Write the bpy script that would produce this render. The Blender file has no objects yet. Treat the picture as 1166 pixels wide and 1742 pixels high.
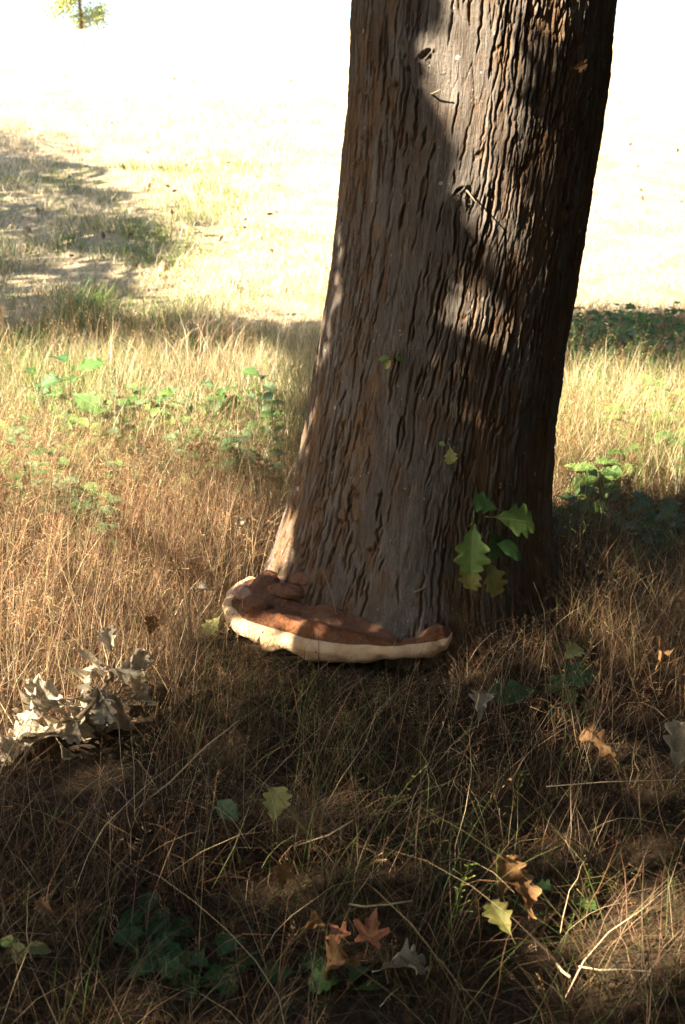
import bpy, math, random
import numpy as np
from mathutils import Vector, Matrix, Euler

R = math.radians
rng = np.random.default_rng(7)
random.seed(7)
scene = bpy.context.scene
col = scene.collection

# ------------------------------------------------------------------ camera
PITCH = R(16.3)
CAM = np.array([0.0, 0.0, 1.5])
FPX, CX0, CY0 = 2100.0, 583.0, 871.0            # photograph pixels (1166 x 1742)
cam_d = bpy.data.cameras.new('camera')
cam = bpy.data.objects.new('camera', cam_d); col.objects.link(cam)
cam_d.sensor_fit = 'VERTICAL'; cam_d.sensor_height = 23.6
cam_d.lens = 23.6 * FPX / 1742.0
cam_d.clip_start = 0.05; cam_d.clip_end = 3000
cam.location = CAM; cam.rotation_euler = (R(90) - PITCH, 0, 0)
cam_d.dof.use_dof = True; cam_d.dof.focus_distance = 3.55; cam_d.dof.aperture_fstop = 4.5
scene.camera = cam

# ------------------------------------------------------------------ sky and sun
SUN_EL, SUN_AZ = R(36), R(58)                    # azimuth: to the left of straight behind the camera
S = np.array([-math.sin(SUN_AZ) * math.cos(SUN_EL), -math.cos(SUN_AZ) * math.cos(SUN_EL), math.sin(SUN_EL)])
w = bpy.data.worlds.new('World'); scene.world = w; w.use_nodes = True
nt = w.node_tree
sky = nt.nodes.new('ShaderNodeTexSky'); sky.sky_type = 'NISHITA'; sky.sun_disc = False
sky.sun_elevation = SUN_EL; sky.sun_rotation = math.atan2(S[0], S[1])
sky.air_density = 1.0; sky.dust_density = 2.0; sky.ozone_density = 1.0
nt.nodes['Background'].inputs[1].default_value = 0.05
nt.links.new(sky.outputs[0], nt.nodes['Background'].inputs[0])
sl = bpy.data.lights.new('sun', 'SUN'); sl.energy = 5.0; sl.angle = R(0.53); sl.color = (1.0, 0.87, 0.68)
so = bpy.data.objects.new('sun', sl); col.objects.link(so)
so.rotation_euler = Vector(S).to_track_quat('Z', 'Y').to_euler()
so.location = (-20, -10, 20)

scene.view_settings.view_transform = 'Standard'; scene.view_settings.look = 'None'
scene.view_settings.gamma = 1.0; scene.view_settings.exposure = 3.0
scene.render.engine = 'CYCLES'
scene.cycles.max_bounces = 7; scene.cycles.diffuse_bounces = 4; scene.cycles.transmission_bounces = 4
scene.cycles.glossy_bounces = 2

# ------------------------------------------------------------------ pixel <-> place
cp, sp = math.cos(PITCH), math.sin(PITCH)
def ray(px, py):
    x = (np.asarray(px, float) - CX0) / FPX; u = (CY0 - np.asarray(py, float)) / FPX
    return np.stack([x, cp + u * sp, -sp + u * cp], -1)
def project(P):
    d = np.asarray(P, float) - CAM
    f = d[..., 1] * cp - d[..., 2] * sp; u = d[..., 1] * sp + d[..., 2] * cp
    f = np.where(f < 0.05, 0.05, f)
    return CX0 + FPX * d[..., 0] / f, CY0 - FPX * u / f
_nt = rng.random((9, 256, 256))
def vnoise(x, y, k=0):
    T = _nt[k]; xi = np.floor(x).astype(int); yi = np.floor(y).astype(int)
    fx = x - xi; fy = y - yi; fx = fx * fx * (3 - 2 * fx); fy = fy * fy * (3 - 2 * fy)
    a = T[xi % 256, yi % 256]; b = T[(xi + 1) % 256, yi % 256]; c = T[xi % 256, (yi + 1) % 256]; d = T[(xi + 1) % 256, (yi + 1) % 256]
    return (a * (1 - fx) + b * fx) * (1 - fy) + (c * (1 - fx) + d * fx) * fy
def fbm(x, y, k=0, o=4):
    s = 0; a = .5; n = 0
    for i in range(o):
        s = s + a * vnoise(x * 2 ** i + 17.3 * i, y * 2 ** i + 5.1 * i, (k + i) % 9); n += a; a *= .5
    return s / n
def smooth(a, b, x):
    t = np.clip((x - a) / (b - a), 0, 1); return t * t * (3 - 2 * t)
FIELD_Y = 10.3
def terrain(x, y):
    x = np.asarray(x, float); y = np.asarray(y, float)
    t = np.clip(y - FIELD_Y, 0, 66)
    z = 0.122 * np.sqrt(t * t + 1.2) - 0.122 * math.sqrt(1.2) * np.ones_like(t)
    z = z + smooth(70, 78, y) * -.4
    near = 1 - smooth(9, 11, y)
    z = z + near * (fbm(x * .9 + 40, y * .9 + 40, 1, 3) - .5) * .10
    z = z + (1 - near) * ((fbm(x * .25 + 9, y * .25 + 3, 2, 3) - .5) * .45 + (vnoise(x * 1.6, y * 1.6, 3) - .5) * .07) * smooth(10, 14, y)
    # shallow terrace lips that run across the slope
    for yy, hh in ((19.5, .10), (33.0, .16), (44.0, .25)):
        z = z + hh * smooth(yy - .25, yy + .25, y + .12 * (x + 4) * .1 + (vnoise(x * .5, y * 0 + yy, 4) - .5) * .5)
    base = np.exp(-((x - .25) ** 2 + (y - 4.05) ** 2) / .55)
    return z + base * .045
def ground_at(px, py, h=0.0):
    d = ray(px, py); ts = np.concatenate([np.linspace(1.2, 14, 640), np.linspace(14.1, 90, 900)])
    P = CAM + d * ts[:, None]; below = P[:, 2] - h < terrain(P[:, 0], P[:, 1])
    i = int(np.argmax(below)) if below.any() else len(ts) - 1
    return Vector(P[i])
def at_depth(px, py, y):
    d = ray(px, py); return Vector(CAM + d * (y / d[1]))

# ------------------------------------------------------------------ helpers
def tag(o, label=None, cat=None, group=None, kind=None):
    for k, v in (('label', label), ('category', cat), ('group', group), ('kind', kind)):
        if v: o[k] = v
    return o
def empty(name, loc, label, cat, group=None):
    o = bpy.data.objects.new(name, None); col.objects.link(o); o.location = loc; o.empty_display_size = .05
    return tag(o, label, cat, group)
def link(name, me, mat=None, parent=None, loc=None, rot=None, scale=None):
    if mat and not me.materials: me.materials.append(mat)
    o = bpy.data.objects.new(name, me); col.objects.link(o)
    if parent: o.parent = parent
    if loc is not None: o.location = loc
    if rot is not None: o.rotation_euler = rot
    if scale is not None: o.scale = (scale,) * 3 if np.isscalar(scale) else scale
    return o
def np_mesh(name, V, F, smooth_=True, cols=None, vecs=None, floats=None):
    """V (n,3); F: list of (m,k) int arrays"""
    me = bpy.data.meshes.new(name)
    F = [np.asarray(f, np.int32) for f in (F if isinstance(F, list) else [F]) if len(f)]
    nl = sum(f.size for f in F); nf = sum(len(f) for f in F)
    me.vertices.add(len(V)); me.loops.add(nl); me.polygons.add(nf)
    me.vertices.foreach_set('co', np.asarray(V, np.float32).ravel())
    me.loops.foreach_set('vertex_index', np.concatenate([f.ravel() for f in F]))
    sz = np.concatenate([np.full(len(f), f.shape[1], np.int32) for f in F])
    me.polygons.foreach_set('loop_start', np.concatenate([[0], np.cumsum(sz)[:-1]]).astype(np.int32))
    me.polygons.foreach_set('use_smooth', np.full(nf, smooth_, bool))
    if cols is not None:
        a = me.attributes.new('tint', 'FLOAT_COLOR', 'POINT')
        a.data.foreach_set('color', np.concatenate([cols, np.ones((len(cols), 1))], 1).astype(np.float32).ravel())
    for k, v in (vecs or {}).items():
        me.attributes.new(k, 'FLOAT_VECTOR', 'POINT').data.foreach_set('vector', np.asarray(v, np.float32).ravel())
    for k, v in (floats or {}).items():
        me.attributes.new(k, 'FLOAT', 'POINT').data.foreach_set('value', np.asarray(v, np.float32).ravel())
    me.update(calc_edges=True); me.validate()
    return me
def grid_faces(nr, nc, wrap=False):
    i = np.arange(nr - 1)[:, None]; j = np.arange(nc if wrap else nc - 1)[None]
    j2 = (j + 1) % nc
    return np.stack([i * nc + j, i * nc + j2, (i + 1) * nc + j2, (i + 1) * nc + j], -1).reshape(-1, 4)
def tube(pts, rad, n=7, cap=True):
    pts = [Vector(p) for p in pts]; V = []; F = []
    up = Vector((0.13, .37, .92))
    for i, p in enumerate(pts):
        t = (pts[min(i + 1, len(pts) - 1)] - pts[max(i - 1, 0)]).normalized()
        a = t.cross(up); a = a.normalized() if a.length > 1e-3 else t.orthogonal().normalized(); b = t.cross(a)
        for k in range(n):
            q = 2 * math.pi * k / n; V.append(p + (a * math.cos(q) + b * math.sin(q)) * rad[i])
    F4 = grid_faces(len(pts), n, True)
    if cap:
        c = len(V); V.append(pts[-1] + (pts[-1] - pts[-2]).normalized() * rad[-1] * .6); V.append(pts[0])
        m = (len(pts) - 1) * n
        tri = [(m + k, m + (k + 1) % n, c) for k in range(n)] + [((k + 1) % n, k, c + 1) for k in range(n)]
        return np.array([tuple(v) for v in V]), [F4, np.array(tri)]
    return np.array([tuple(v) for v in V]), [F4]

# ------------------------------------------------------------------ materials
class N:
    def __init__(s, name):
        s.m = bpy.data.materials.new(name); s.m.use_nodes = True; s.t = s.m.node_tree
        s.b = s.t.nodes['Principled BSDF']; s.o = s.t.nodes['Material Output']
    def n(s, kind, **kw):
        x = s.t.nodes.new('ShaderNode' + kind)
        for k, v in kw.items():
            if k.startswith('i_'):
                key = k[2:]; x.inputs[int(key) if key.isdigit() else key.replace('_', ' ')].default_value = v
            else: setattr(x, k, v)
        return x
    def l(s, a, b): s.t.links.new(a, b)
    def noise(s, vec, scale, detail=4, rough=.6, dist=0):
        x = s.n('TexNoise'); x.inputs['Scale'].default_value = scale; x.inputs['Detail'].default_value = detail
        x.inputs['Roughness'].default_value = rough; x.inputs['Distortion'].default_value = dist
        if vec is not None: s.l(vec, x.inputs['Vector'])
        return x.outputs['Fac']
    def ramp(s, fac, stops):
        x = s.n('ValToRGB'); e = x.color_ramp.elements
        while len(e) < len(stops): e.new(.5)
        for q, (p, c) in zip(e, stops): q.position = p; q.color = (*c, 1) if len(c) == 3 else c
        s.l(fac, x.inputs[0]); return x.outputs[0]
    def mix(s, fac, a, b, mode='MIX'):
        x = s.n('MixRGB', blend_type=mode)
        for i, v in enumerate((fac, a, b)):
            if hasattr(v, 'is_linked'): s.l(v, x.inputs[i])
            else: x.inputs[i].default_value = v if i == 0 else (*v, 1)
        return x.outputs[0]
    def math(s, op, a, b=0.0):
        x = s.n('Math', operation=op)
        for i, v in enumerate((a, b)):
            if hasattr(v, 'is_linked'): s.l(v, x.inputs[i])
            else: x.inputs[i].default_value = v
        return x.outputs[0]
    def mapping(s, vec, scale):
        x = s.n('Mapping'); x.inputs['Scale'].default_value = scale; s.l(vec, x.inputs['Vector']); return x.outputs[0]
    def bump(s, h, strength=.4, dist=.01, base=None):
        x = s.n('Bump'); x.inputs['Strength'].default_value = strength; x.inputs['Distance'].default_value = dist
        s.l(h, x.inputs['Height'])
        if base is not None: s.l(base, x.inputs['Normal'])
        s.l(x.outputs[0], s.b.inputs['Normal']); return x.outputs[0]
    def obj(s): return s.n('TexCoord').outputs['Object']
    def attr(s, name): return s.n('Attribute', attribute_name=name)
    def trans(s, colour, amount):
        tr = s.n('BsdfTranslucent'); mx = s.n('MixShader'); mx.inputs[0].default_value = amount
        if hasattr(colour, 'is_linked'): s.l(colour, tr.inputs[0])
        else: tr.inputs[0].default_value = (*colour, 1)
        s.l(s.b.outputs[0], mx.inputs[1]); s.l(tr.outputs[0], mx.inputs[2]); s.l(mx.outputs[0], s.o.inputs['Surface'])
    def base(s, c, rough=.8, spec=.25):
        if hasattr(c, 'is_linked'): s.l(c, s.b.inputs['Base Color'])
        else: s.b.inputs['Base Color'].default_value = (*c, 1)
        s.b.inputs['Roughness'].default_value = rough; s.b.inputs['Specular IOR Level'].default_value = spec
M = {}
def mat_blade(name, rough=.6, spec=.3, tr=.35):
    n = N(name); c = n.attr('tint').outputs['Color']
    n.base(c, rough, spec); n.trans(c, tr); M[name] = n.m
mat_blade('grass_blade'); mat_blade('panicle', .9, .1, .3); mat_blade('crown_leaf', .5, .4, .3)

def mat_leaf(name, c1, c2, spot, vein, spot_amt=.55, tr=.35, rough=.5):
    n = N(name); o = n.obj(); lv = n.attr('leaf_uv').outputs['Vector']
    sep = n.n('SeparateXYZ'); n.l(lv, sep.inputs[0])
    ax = n.math('ABSOLUTE', sep.outputs[0])
    rnd = n.n('ObjectInfo').outputs['Random']
    off = n.n('VectorMath', operation='ADD'); n.l(o, off.inputs[0]); n.l(rnd, off.inputs[1])
    c = n.mix(n.ramp(n.noise(off.outputs[0], 22, 3), [(.35, (0,) * 3), (.65, (1,) * 3)]), c1, c2)
    sp_ = n.ramp(n.noise(off.outputs[0], 38, 5, .7), [(spot_amt, (0,) * 3), (spot_amt + .1, (1,) * 3)])
    c = n.mix(sp_, c, spot)
    side = n.math('SUBTRACT', sep.outputs[1], n.math('MULTIPLY', ax, .32))
    fr = n.math('ABSOLUTE', n.math('SUBTRACT', n.math('FRACT', n.math('MULTIPLY', side, 8.0)), .5))
    v1 = n.ramp(fr, [(.0, (1,) * 3), (.07, (0,) * 3)]); v2 = n.ramp(ax, [(.02, (1,) * 3), (.09, (0,) * 3)])
    v = n.math('MAXIMUM', v1, v2)
    c = n.mix(n.math('MULTIPLY', v, .45), c, vein)
    n.base(c, rough, .35); n.trans(c, tr)
    n.bump(n.math('SUBTRACT', n.noise(off.outputs[0], 60, 3), n.math('MULTIPLY', v, .5)), .35, .004); M[name] = n.m
mat_leaf('leaf_green', (.07, .15, .035), (.10, .19, .05), (.26, .21, .07), (.19, .27, .09), .66)
mat_leaf('leaf_lime', (.12, .205, .045), (.165, .25, .06), (.28, .27, .09), (.3, .36, .14), .64)
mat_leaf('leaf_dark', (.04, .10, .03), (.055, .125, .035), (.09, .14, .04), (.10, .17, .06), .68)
mat_leaf('leaf_blue_green', (.10, .17, .075), (.13, .21, .09), (.14, .2, .08), (.2, .27, .14), .68)
mat_leaf('leaf_blotched', (.14, .22, .05), (.18, .26, .07), (.33, .14, .045), (.26, .3, .1), .47)
mat_leaf('leaf_yellow', (.46, .42, .13), (.38, .40, .14), (.36, .23, .08), (.5, .5, .25), .6)
mat_leaf('leaf_pale_dead', (.54, .47, .34), (.42, .35, .24), (.22, .15, .09), (.56, .5, .38), .54, .25, .7)
mat_leaf('leaf_brown', (.30, .15, .06), (.36, .20, .08), (.16, .08, .04), (.4, .24, .11), .58, .25, .7)
mat_leaf('leaf_red', (.50, .17, .085), (.56, .22, .11), (.33, .09, .05), (.6, .33, .2), .6, .3, .6)
n = N('stem'); n.base(n.ramp(n.noise(n.obj(), 30), [(.3, (.13, .10, .05)), (.7, (.22, .19, .08))]), .7); M['stem'] = n.m
n = N('straw'); n.base(n.ramp(n.noise(n.obj(), 30), [(.3, (.42, .31, .17)), (.7, (.58, .46, .28))]), .6); M['straw'] = n.m
n = N('dead_wood'); n.base(n.ramp(n.noise(n.mapping(n.obj(), (60, 60, 60)), 1), [(.3, (.13, .09, .06)), (.7, (.24, .18, .12))]), .85); M['dead_wood'] = n.m

# ground: thatch and soil near the tree, mown dry turf on the slope
n = N('ground_turf'); o = n.n('NewGeometry').outputs['Position']
sep = n.n('SeparateXYZ'); n.l(o, sep.inputs[0])
soil = n.ramp(n.noise(o, 55, 6, .7), [(.3, (.03, .02, .012)), (.55, (.075, .05, .03)), (.75, (.15, .10, .055))])
straw = n.ramp(n.noise(o, 26, 7, .75), [(.34, (.16, .115, .065)), (.5, (.42, .34, .21)), (.66, (.68, .60, .44))])
grn = n.ramp(n.noise(o, 1.3, 5, .65), [(.50, (0,) * 3), (.66, (1,) * 3)])
turf = n.mix(n.math('MULTIPLY', grn, .6), straw, (.17, .21, .07))
bare = n.ramp(n.noise(o, .8, 6, .7), [(.60, (0,) * 3), (.70, (1,) * 3)])
turf = n.mix(n.math('MULTIPLY', bare, .7), turf, (.33, .2, .14))
edge = n.math('ADD', sep.outputs[1], n.math('MULTIPLY', n.noise(o, 1.2, 4), 2.0))
far = n.ramp(n.math('DIVIDE', n.math('SUBTRACT', edge, 9.5), 3.0), [(.2, (0,) * 3), (.8, (1,) * 3)])
n.base(n.mix(far, soil, turf), .95, .1)
n.bump(n.noise(o, 45, 8, .8), .9, .05); M['ground'] = n.m

# bark
n = N('bark'); o = n.obj()
pl = n.attr('plate').outputs['Fac']; smo = n.attr('smoothness').outputs['Fac']
st = n.mapping(o, (1, 1, .16))
grain = n.noise(st, 70, 6, .7)
grey = n.ramp(n.noise(st, 16, 5, .65), [(.3, (.140, .120, .100)), (.5, (.21, .183, .155)), (.7, (.29, .257, .22))])
brown = n.ramp(n.noise(st, 24, 5, .7), [(.3, (.13, .072, .038)), (.55, (.25, .15, .08)), (.75, (.35, .225, .13))])
pk = n.math('ADD', pl, n.math('MULTIPLY', n.math('SUBTRACT', n.noise(o, 9, 5, .7), .5), 1.5))
pk = n.math('ADD', pk, n.math('MULTIPLY', smo, .25))
c = n.mix(n.ramp(pk, [(.42, (0,) * 3), (.85, (1,) * 3)]), brown, grey)
c = n.mix(n.ramp(grain, [(.35, (.55,) * 3), (.65, (0,) * 3)]), c, (.085, .058, .04))
red = n.ramp(n.noise(o, 3.3, 4), [(.55, (0,) * 3), (.75, (.5,) * 3)])
c = n.mix(red, c, (.27, .15, .085))
vo = n.n('TexVoronoi'); vo.inputs['Scale'].default_value = 55; n.l(n.mapping(o, (1, 1, .8)), vo.inputs['Vector'])
dots = n.ramp(vo.outputs['Distance'], [(.10, (1,) * 3), (.17, (0,) * 3)])
dsel = n.ramp(n.noise(o, 13, 2), [(.52, (0,) * 3), (.60, (.75,) * 3)])
c = n.mix(n.math('MULTIPLY', dots, dsel), c, (.48, .47, .42))
vo2 = n.n('TexVoronoi'); vo2.inputs['Scale'].default_value = 9; n.l(o, vo2.inputs['Vector'])
c = n.mix(n.ramp(n.math('ADD', vo2.outputs['Distance'], n.math('MULTIPLY', n.noise(o, 90, 3), .03)), [(.075, (.8,) * 3), (.085, (0,) * 3)]), c, (.5, .5, .46))
c = n.mix(.22, c, (0, 0, 0)); n.base(c, .95, .06)
fine = n.math('ADD', grain, n.math('MULTIPLY', n.noise(n.mapping(o, (1, 1, .12)), 230, 5, .75), .9))
fine = n.math('ADD', fine, n.math('MULTIPLY', n.noise(n.mapping(o, (.5, .5, 1)), 120, 4, .7), .5))
n.bump(fine, 1.0, .007); M['bark'] = n.m

# bracket fungus
n = N('fungus_cap'); o = n.obj(); uv = n.attr('shelf').outputs['Vector']
sep = n.n('SeparateXYZ'); n.l(uv, sep.inputs[0])
z = n.math('ADD', sep.outputs[1], n.math('MULTIPLY', n.math('SUBTRACT', n.noise(o, 16, 6, .7), .45), .55))
zone = n.ramp(z, [(.08, (.14, .068, .042)), (.35, (.33, .17, .105)), (.6, (.24, .11, .062)), (.78, (.34, .17, .10)), (.93, (.24, .09, .036)), (1.0, (.31, .125, .05))])
dust = n.ramp(n.noise(o, 32, 6, .75), [(.42, (0,) * 3), (.7, (.7,) * 3)])
c = n.mix(dust, zone, (.33, .19, .13)); c = n.mix(n.ramp(n.noise(o, 120, 4), [(.56, (0,) * 3), (.68, (.6,) * 3)]), c, (.12, .06, .035))
n.base(c, .92, .1); n.bump(n.math('ADD', n.noise(o, 90, 7, .8), n.math('MULTIPLY', n.noise(o, 24, 5, .7), 1.6)), .9, .016); M['fungus_cap'] = n.m
n = N('fungus_rim'); o = n.obj()
c = n.ramp(n.noise(o, 12, 5, .7), [(.3, (.58, .35, .18)), (.5, (.74, .50, .29)), (.7, (.82, .61, .40))])
vo = n.n('TexVoronoi'); vo.inputs['Scale'].default_value = 24; n.l(o, vo.inputs['Vector'])
c = n.mix(n.ramp(vo.outputs['Distance'], [(.07, (.85,) * 3), (.11, (0,) * 3)]), c, (.13, .07, .04))
c = n.mix(n.ramp(n.noise(o, 40, 4, .7), [(.55, (0,) * 3), (.75, (.6,) * 3)]), c, (.58, .34, .16))
n.base(c, .7, .3); n.bump(n.noise(o, 90, 5, .7), .35, .006); M['fungus_rim'] = n.m
n = N('fungus_pores'); o = n.obj()
n.base(n.ramp(n.noise(o, 18, 5), [(.3, (.46, .43, .34)), (.7, (.62, .58, .47))]), .8); n.bump(n.noise(o, 400, 2), .3, .002); M['fungus_pores'] = n.m
n = N('fungus_pink'); o = n.obj()
n.base(n.ramp(n.noise(o, 26, 5), [(.3, (.30, .14, .10)), (.6, (.55, .34, .27)), (.8, (.66, .47, .38))]), .55, .35); n.bump(n.noise(o, 60, 5), .4, .008); M['fungus_pink'] = n.m

# ------------------------------------------------------------------ the ground: one sheet to the horizon
def axis(lo, hi, fine_lo, fine_hi, step, grow=1.12):
    a = list(np.arange(fine_lo, fine_hi, step)); s = step; x = a[-1]
    while x < hi: s *= grow; x += s; a.append(x)
    s = step; x = a[0]; b = []
    while x > lo: s *= grow; x -= s; b.append(x)
    return np.array(b[::-1] + a)
gx = axis(-700, 700, -5, 5, .09); gy = axis(-60, 1500, 0, 13, .09, 1.05)
X, Y = np.meshgrid(gx, gy); Z = terrain(X, Y)
Z = Z + (fbm(X * 5, Y * 5, 5, 3) - .5) * .05 * (1 - smooth(10, 14, Y))
g = link('ground', np_mesh('ground', np.stack([X, Y, Z], -1).reshape(-1, 3), grid_faces(len(gy), len(gx))), M['ground'])
tag(g, 'dry grassy ground rising to a bright mown slope behind the trunk', 'ground', kind='structure')

# ------------------------------------------------------------------ trunk form
TY = 4.05
prof = [(-150, 607, 1056), (0, 600, 1042), (150, 592, 1027), (300, 578, 1003), (450, 560, 978), (600, 536, 952), (720, 515, 936), (850, 486, 929), (900, 470, 930), (950, 450, 938), (1000, 428, 950), (1040, 408, 972)]
pz, pc, pr = [], [], []
for y, xl, xr in prof:
    a = at_depth(xl, y, TY); b = at_depth(xr, y, TY); D = math.hypot(TY, 1.5 - a.z)
    hw = (b.x - a.x) / 2; r = hw / math.sqrt(1 + (hw / D) ** 2)
    pz.append(a.z); pc.append((a.x + b.x) / 2); pr.append(r)
pz, pc, pr = [np.array(v)[::-1] for v in (pz, pc, pr)]
def trunk_c(z):
    top = z > pz[-1]; return np.where(top, pc[-1] + (z - pz[-1]) * .085, np.interp(z, pz, pc))
def trunk_r(z):
    return np.where(z > pz[-1], np.maximum(pr[-1] - (z - pz[-1]) * .012, .05), np.interp(z, pz, pr))
def in_trunk(x, y, z, pad=0.0): return np.hypot(x - trunk_c(z), y - TY) < trunk_r(z) + pad

front = np.linspace(R(-190), R(10), 640); back = np.linspace(R(10), R(170), 72)[1:-1]
th = np.concatenate([front, back])
zr = np.concatenate([np.linspace(-.25, 2.12, 560), np.linspace(2.18, 7.2, 60)])
TH, ZZ = np.meshgrid(th, zr)
C = trunk_c(ZZ); RR = trunk_r(ZZ)
ks = np.exp(-np.maximum(ZZ, -.1) / .22)
RR = RR + ks * (.03 * np.cos(5 * TH + .6) + .02 * np.cos(9 * TH + 2.1)) * np.where(np.abs(np.cos(TH)) > .9, .3, 1)
RR = RR + .012 * np.cos(3 * TH + ZZ * .7) + .012 * (fbm(TH * 2.2 + 30, ZZ * 1.3 + 30, 2, 3) - .5)
U = TH * .40 + (fbm(TH * 2.0 + 7, ZZ * 1.6, 3, 2) - .5) * .05 + (fbm(TH * 22, ZZ * 13, 6, 3) - .5) * .0048 - .02 * ZZ
off = (TH + R(90)) + .05                        # 0 = facing the camera
smo = np.exp(-((off + .22 + .10 * (ZZ - 1)) / .27) ** 2) * (.75 + .25 * smooth(1.3, .3, ZZ))
smo = np.clip(smo * 1.15 + .9 * np.exp(-((off + .05) / .32) ** 2 - ((ZZ - .38) / .36) ** 2), 0, 1)
smo = np.clip(smo + .45 * np.exp(-((off + .1) / .13) ** 2) * smooth(1.15, 1.4, ZZ), 0, 1)
def worley(u, v, k):
    ui = np.floor(u).astype(int); vi = np.floor(v).astype(int); f1 = np.full(u.shape, 9.); f2 = np.full(u.shape, 9.); idv = np.zeros(u.shape)
    for a in (-1, 0, 1):
        for b in (-1, 0, 1):
            jx = _nt[k][(ui + a) % 256, (vi + b) % 256]; jy = _nt[k + 1][(ui + a) % 256, (vi + b) % 256]
            d = np.hypot(ui + a + jx - u, vi + b + jy - v)
            n1 = d < f1; f2 = np.where(n1, f1, np.minimum(f2, d)); idv = np.where(n1, jx * 7 % 1, idv); f1 = np.where(n1, d, f1)
    return f1, f2, idv
wob = fbm(U * 70, ZZ * 22, 2, 4) - .5
f1, f2, idv = worley(U * 34 + 60, ZZ * 5.2 + 60 + .9 * (vnoise(TH * 11, ZZ * 2, 5)), 0)
e1 = smooth(.015, .105, f2 - f1 + .16 * wob)                  # flat plates, narrow cracks
g1, g2, idv2 = worley(U * 72 + 90, ZZ * 15 + 20, 3)
e2 = smooth(.0, .16, g2 - g1 + .2 * wob)
brk = smooth(.40, .56, fbm(TH * 10 + 3, ZZ * 7 + 1, 4, 3))
rough_amt = 1 - .72 * smo
fib = 1 - np.abs(2 * fbm(U * 120, ZZ * 13, 6, 3) - 1)          # upright fibres
H = rough_amt * (-(1 - e1) * .0070 * (.12 + .88 * brk) - (1 - e2) * .0024 * (.3 + .7 * brk) + (idv - .5) * .0028 + (idv2 - .5) * .0016 + .0075 * (fbm(U * 9, ZZ * 2.0, 1, 3) - .5))
H += (fib - .7) * .0026 * (.4 + .6 * rough_amt) + wob * .0028
# long single cracks with a lifted lip on one side
ncr = 950; dth = front[1] - front[0]
for q in range(ncr):
    t0 = rng.uniform(R(-185), R(5)); z0 = rng.uniform(-.1, 2.1)
    so_ = float(np.exp(-((t0 + R(90) + .28) / .3) ** 2))
    if rng.random() < .62 * so_: continue
    L = rng.uniform(.05, .22) * (1.15 if so_ < .4 else .8); wd = rng.uniform(.0012, .0027); dp = rng.uniform(.005, .011); lip = rng.choice([-1, 1]); ph = rng.uniform(0, 90)
    rows = np.where((zr > z0) & (zr < z0 + L))[0]
    if len(rows) < 4: continue
    zz = zr[rows]; s = (zz - z0) / L
    cu = t0 + (.05 * (vnoise(zz * 7 + ph, zz * 0 + q, 2) - .5) + .030 * (fbm(zz * 38 + ph, zz * 0 + q, 4, 3) - .5)) + .06 * (zz - z0)
    ww = wd * np.sin(np.pi * s) ** .5 * (.55 + .9 * vnoise(zz * 40, zz * 0 + q + .5, 7)) + .0012
    m = np.abs(th[:640][None] - cu[:, None]) < .06
    jj = np.where(m.any(0))[0]
    if not len(jj): continue
    a, b = jj[0], jj[-1] + 1
    du = (th[a:b][None] - cu[:, None]) * .4
    prof_ = -dp * np.exp(-(du / ww[:, None]) ** 2) + .0024 * np.exp(-((du - lip * 2.4 * ww[:, None]) / (1.8 * ww[:, None])) ** 2)
    H[rows[0]:rows[-1] + 1, a:b] += prof_ * np.sin(np.pi * s)[:, None] ** .4
# knots, small holes and the horizontal wrinkles of two old branch scars
def pix_on_trunk(px, py):
    d = ray(px, py); t = np.linspace(3.0, 4.6, 1200)[:, None]; P = CAM + d * t
    hit = in_trunk(P[:, 0], P[:, 1], P[:, 2]); i = int(np.argmax(hit)); return P[i]
def th_z(px, py):
    p = pix_on_trunk(px, py); return math.atan2(p[1] - TY, p[0] - float(trunk_c(p[2]))), p[2]
def wrapd(a): return (a + math.pi) % (2 * math.pi) - math.pi
for px, py, sz, dp in ((728, 92, .035, .022), (782, 322, .026, .018)):
    t0, z0 = th_z(px, py); du = wrapd(TH - t0) * .4; dz = ZZ - z0; rr = np.hypot(du / 1.1, dz)
    wn = fbm(U * 45 + 3, ZZ * 45, 1, 3) - .5
    H += .016 * np.exp(-(rr / (sz * 2.4)) ** 2) + .0022 * np.sin(dz * 420 + du * 90 + 900 * du * du + 14 * wn) * np.exp(-(np.hypot(du - .02, dz + .03) / (sz * 2.0)) ** 2) * (.4 + wn * 2)
    ql = np.hypot((du + .5 * dz) * 1.0, (dz - .7 * du) * 2.2) * (1 + 1.3 * wn)
    H -= dp * np.exp(-(ql / (sz * .55)) ** 4) - .007 * np.exp(-((ql - sz * .8) / (sz * .25)) ** 2) * (wn > -.05)
for px, py, sz in ((680, 146, .009), (667, 618, .010), (610, 842, .007), (583, 888, .007), (632, 938, .009), (725, 640, .006), (700, 120, .006), (648, 842, .005), (600, 215, .014)):
    t0, z0 = th_z(px, py); du = wrapd(TH - t0) * .4; dz = ZZ - z0
    H -= .014 * np.exp(-(np.hypot(du / 1.3, dz) / sz) ** 2)
RR = RR + H
tv = np.stack([C + RR * np.cos(TH), TY + RR * np.sin(TH), ZZ], -1).reshape(-1, 3)
plate = np.clip(.62 + H / .010, 0, 1).reshape(-1)
oak = empty('oak_tree', (0, 0, 0), 'leaning oak tree with fissured grey brown bark and a bracket fungus at its foot', 'tree')
link('trunk', np_mesh('trunk', tv, grid_faces(len(zr), len(th), True), floats={'plate': plate, 'smoothness': smo.reshape(-1)}), M['bark'], oak)

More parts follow.
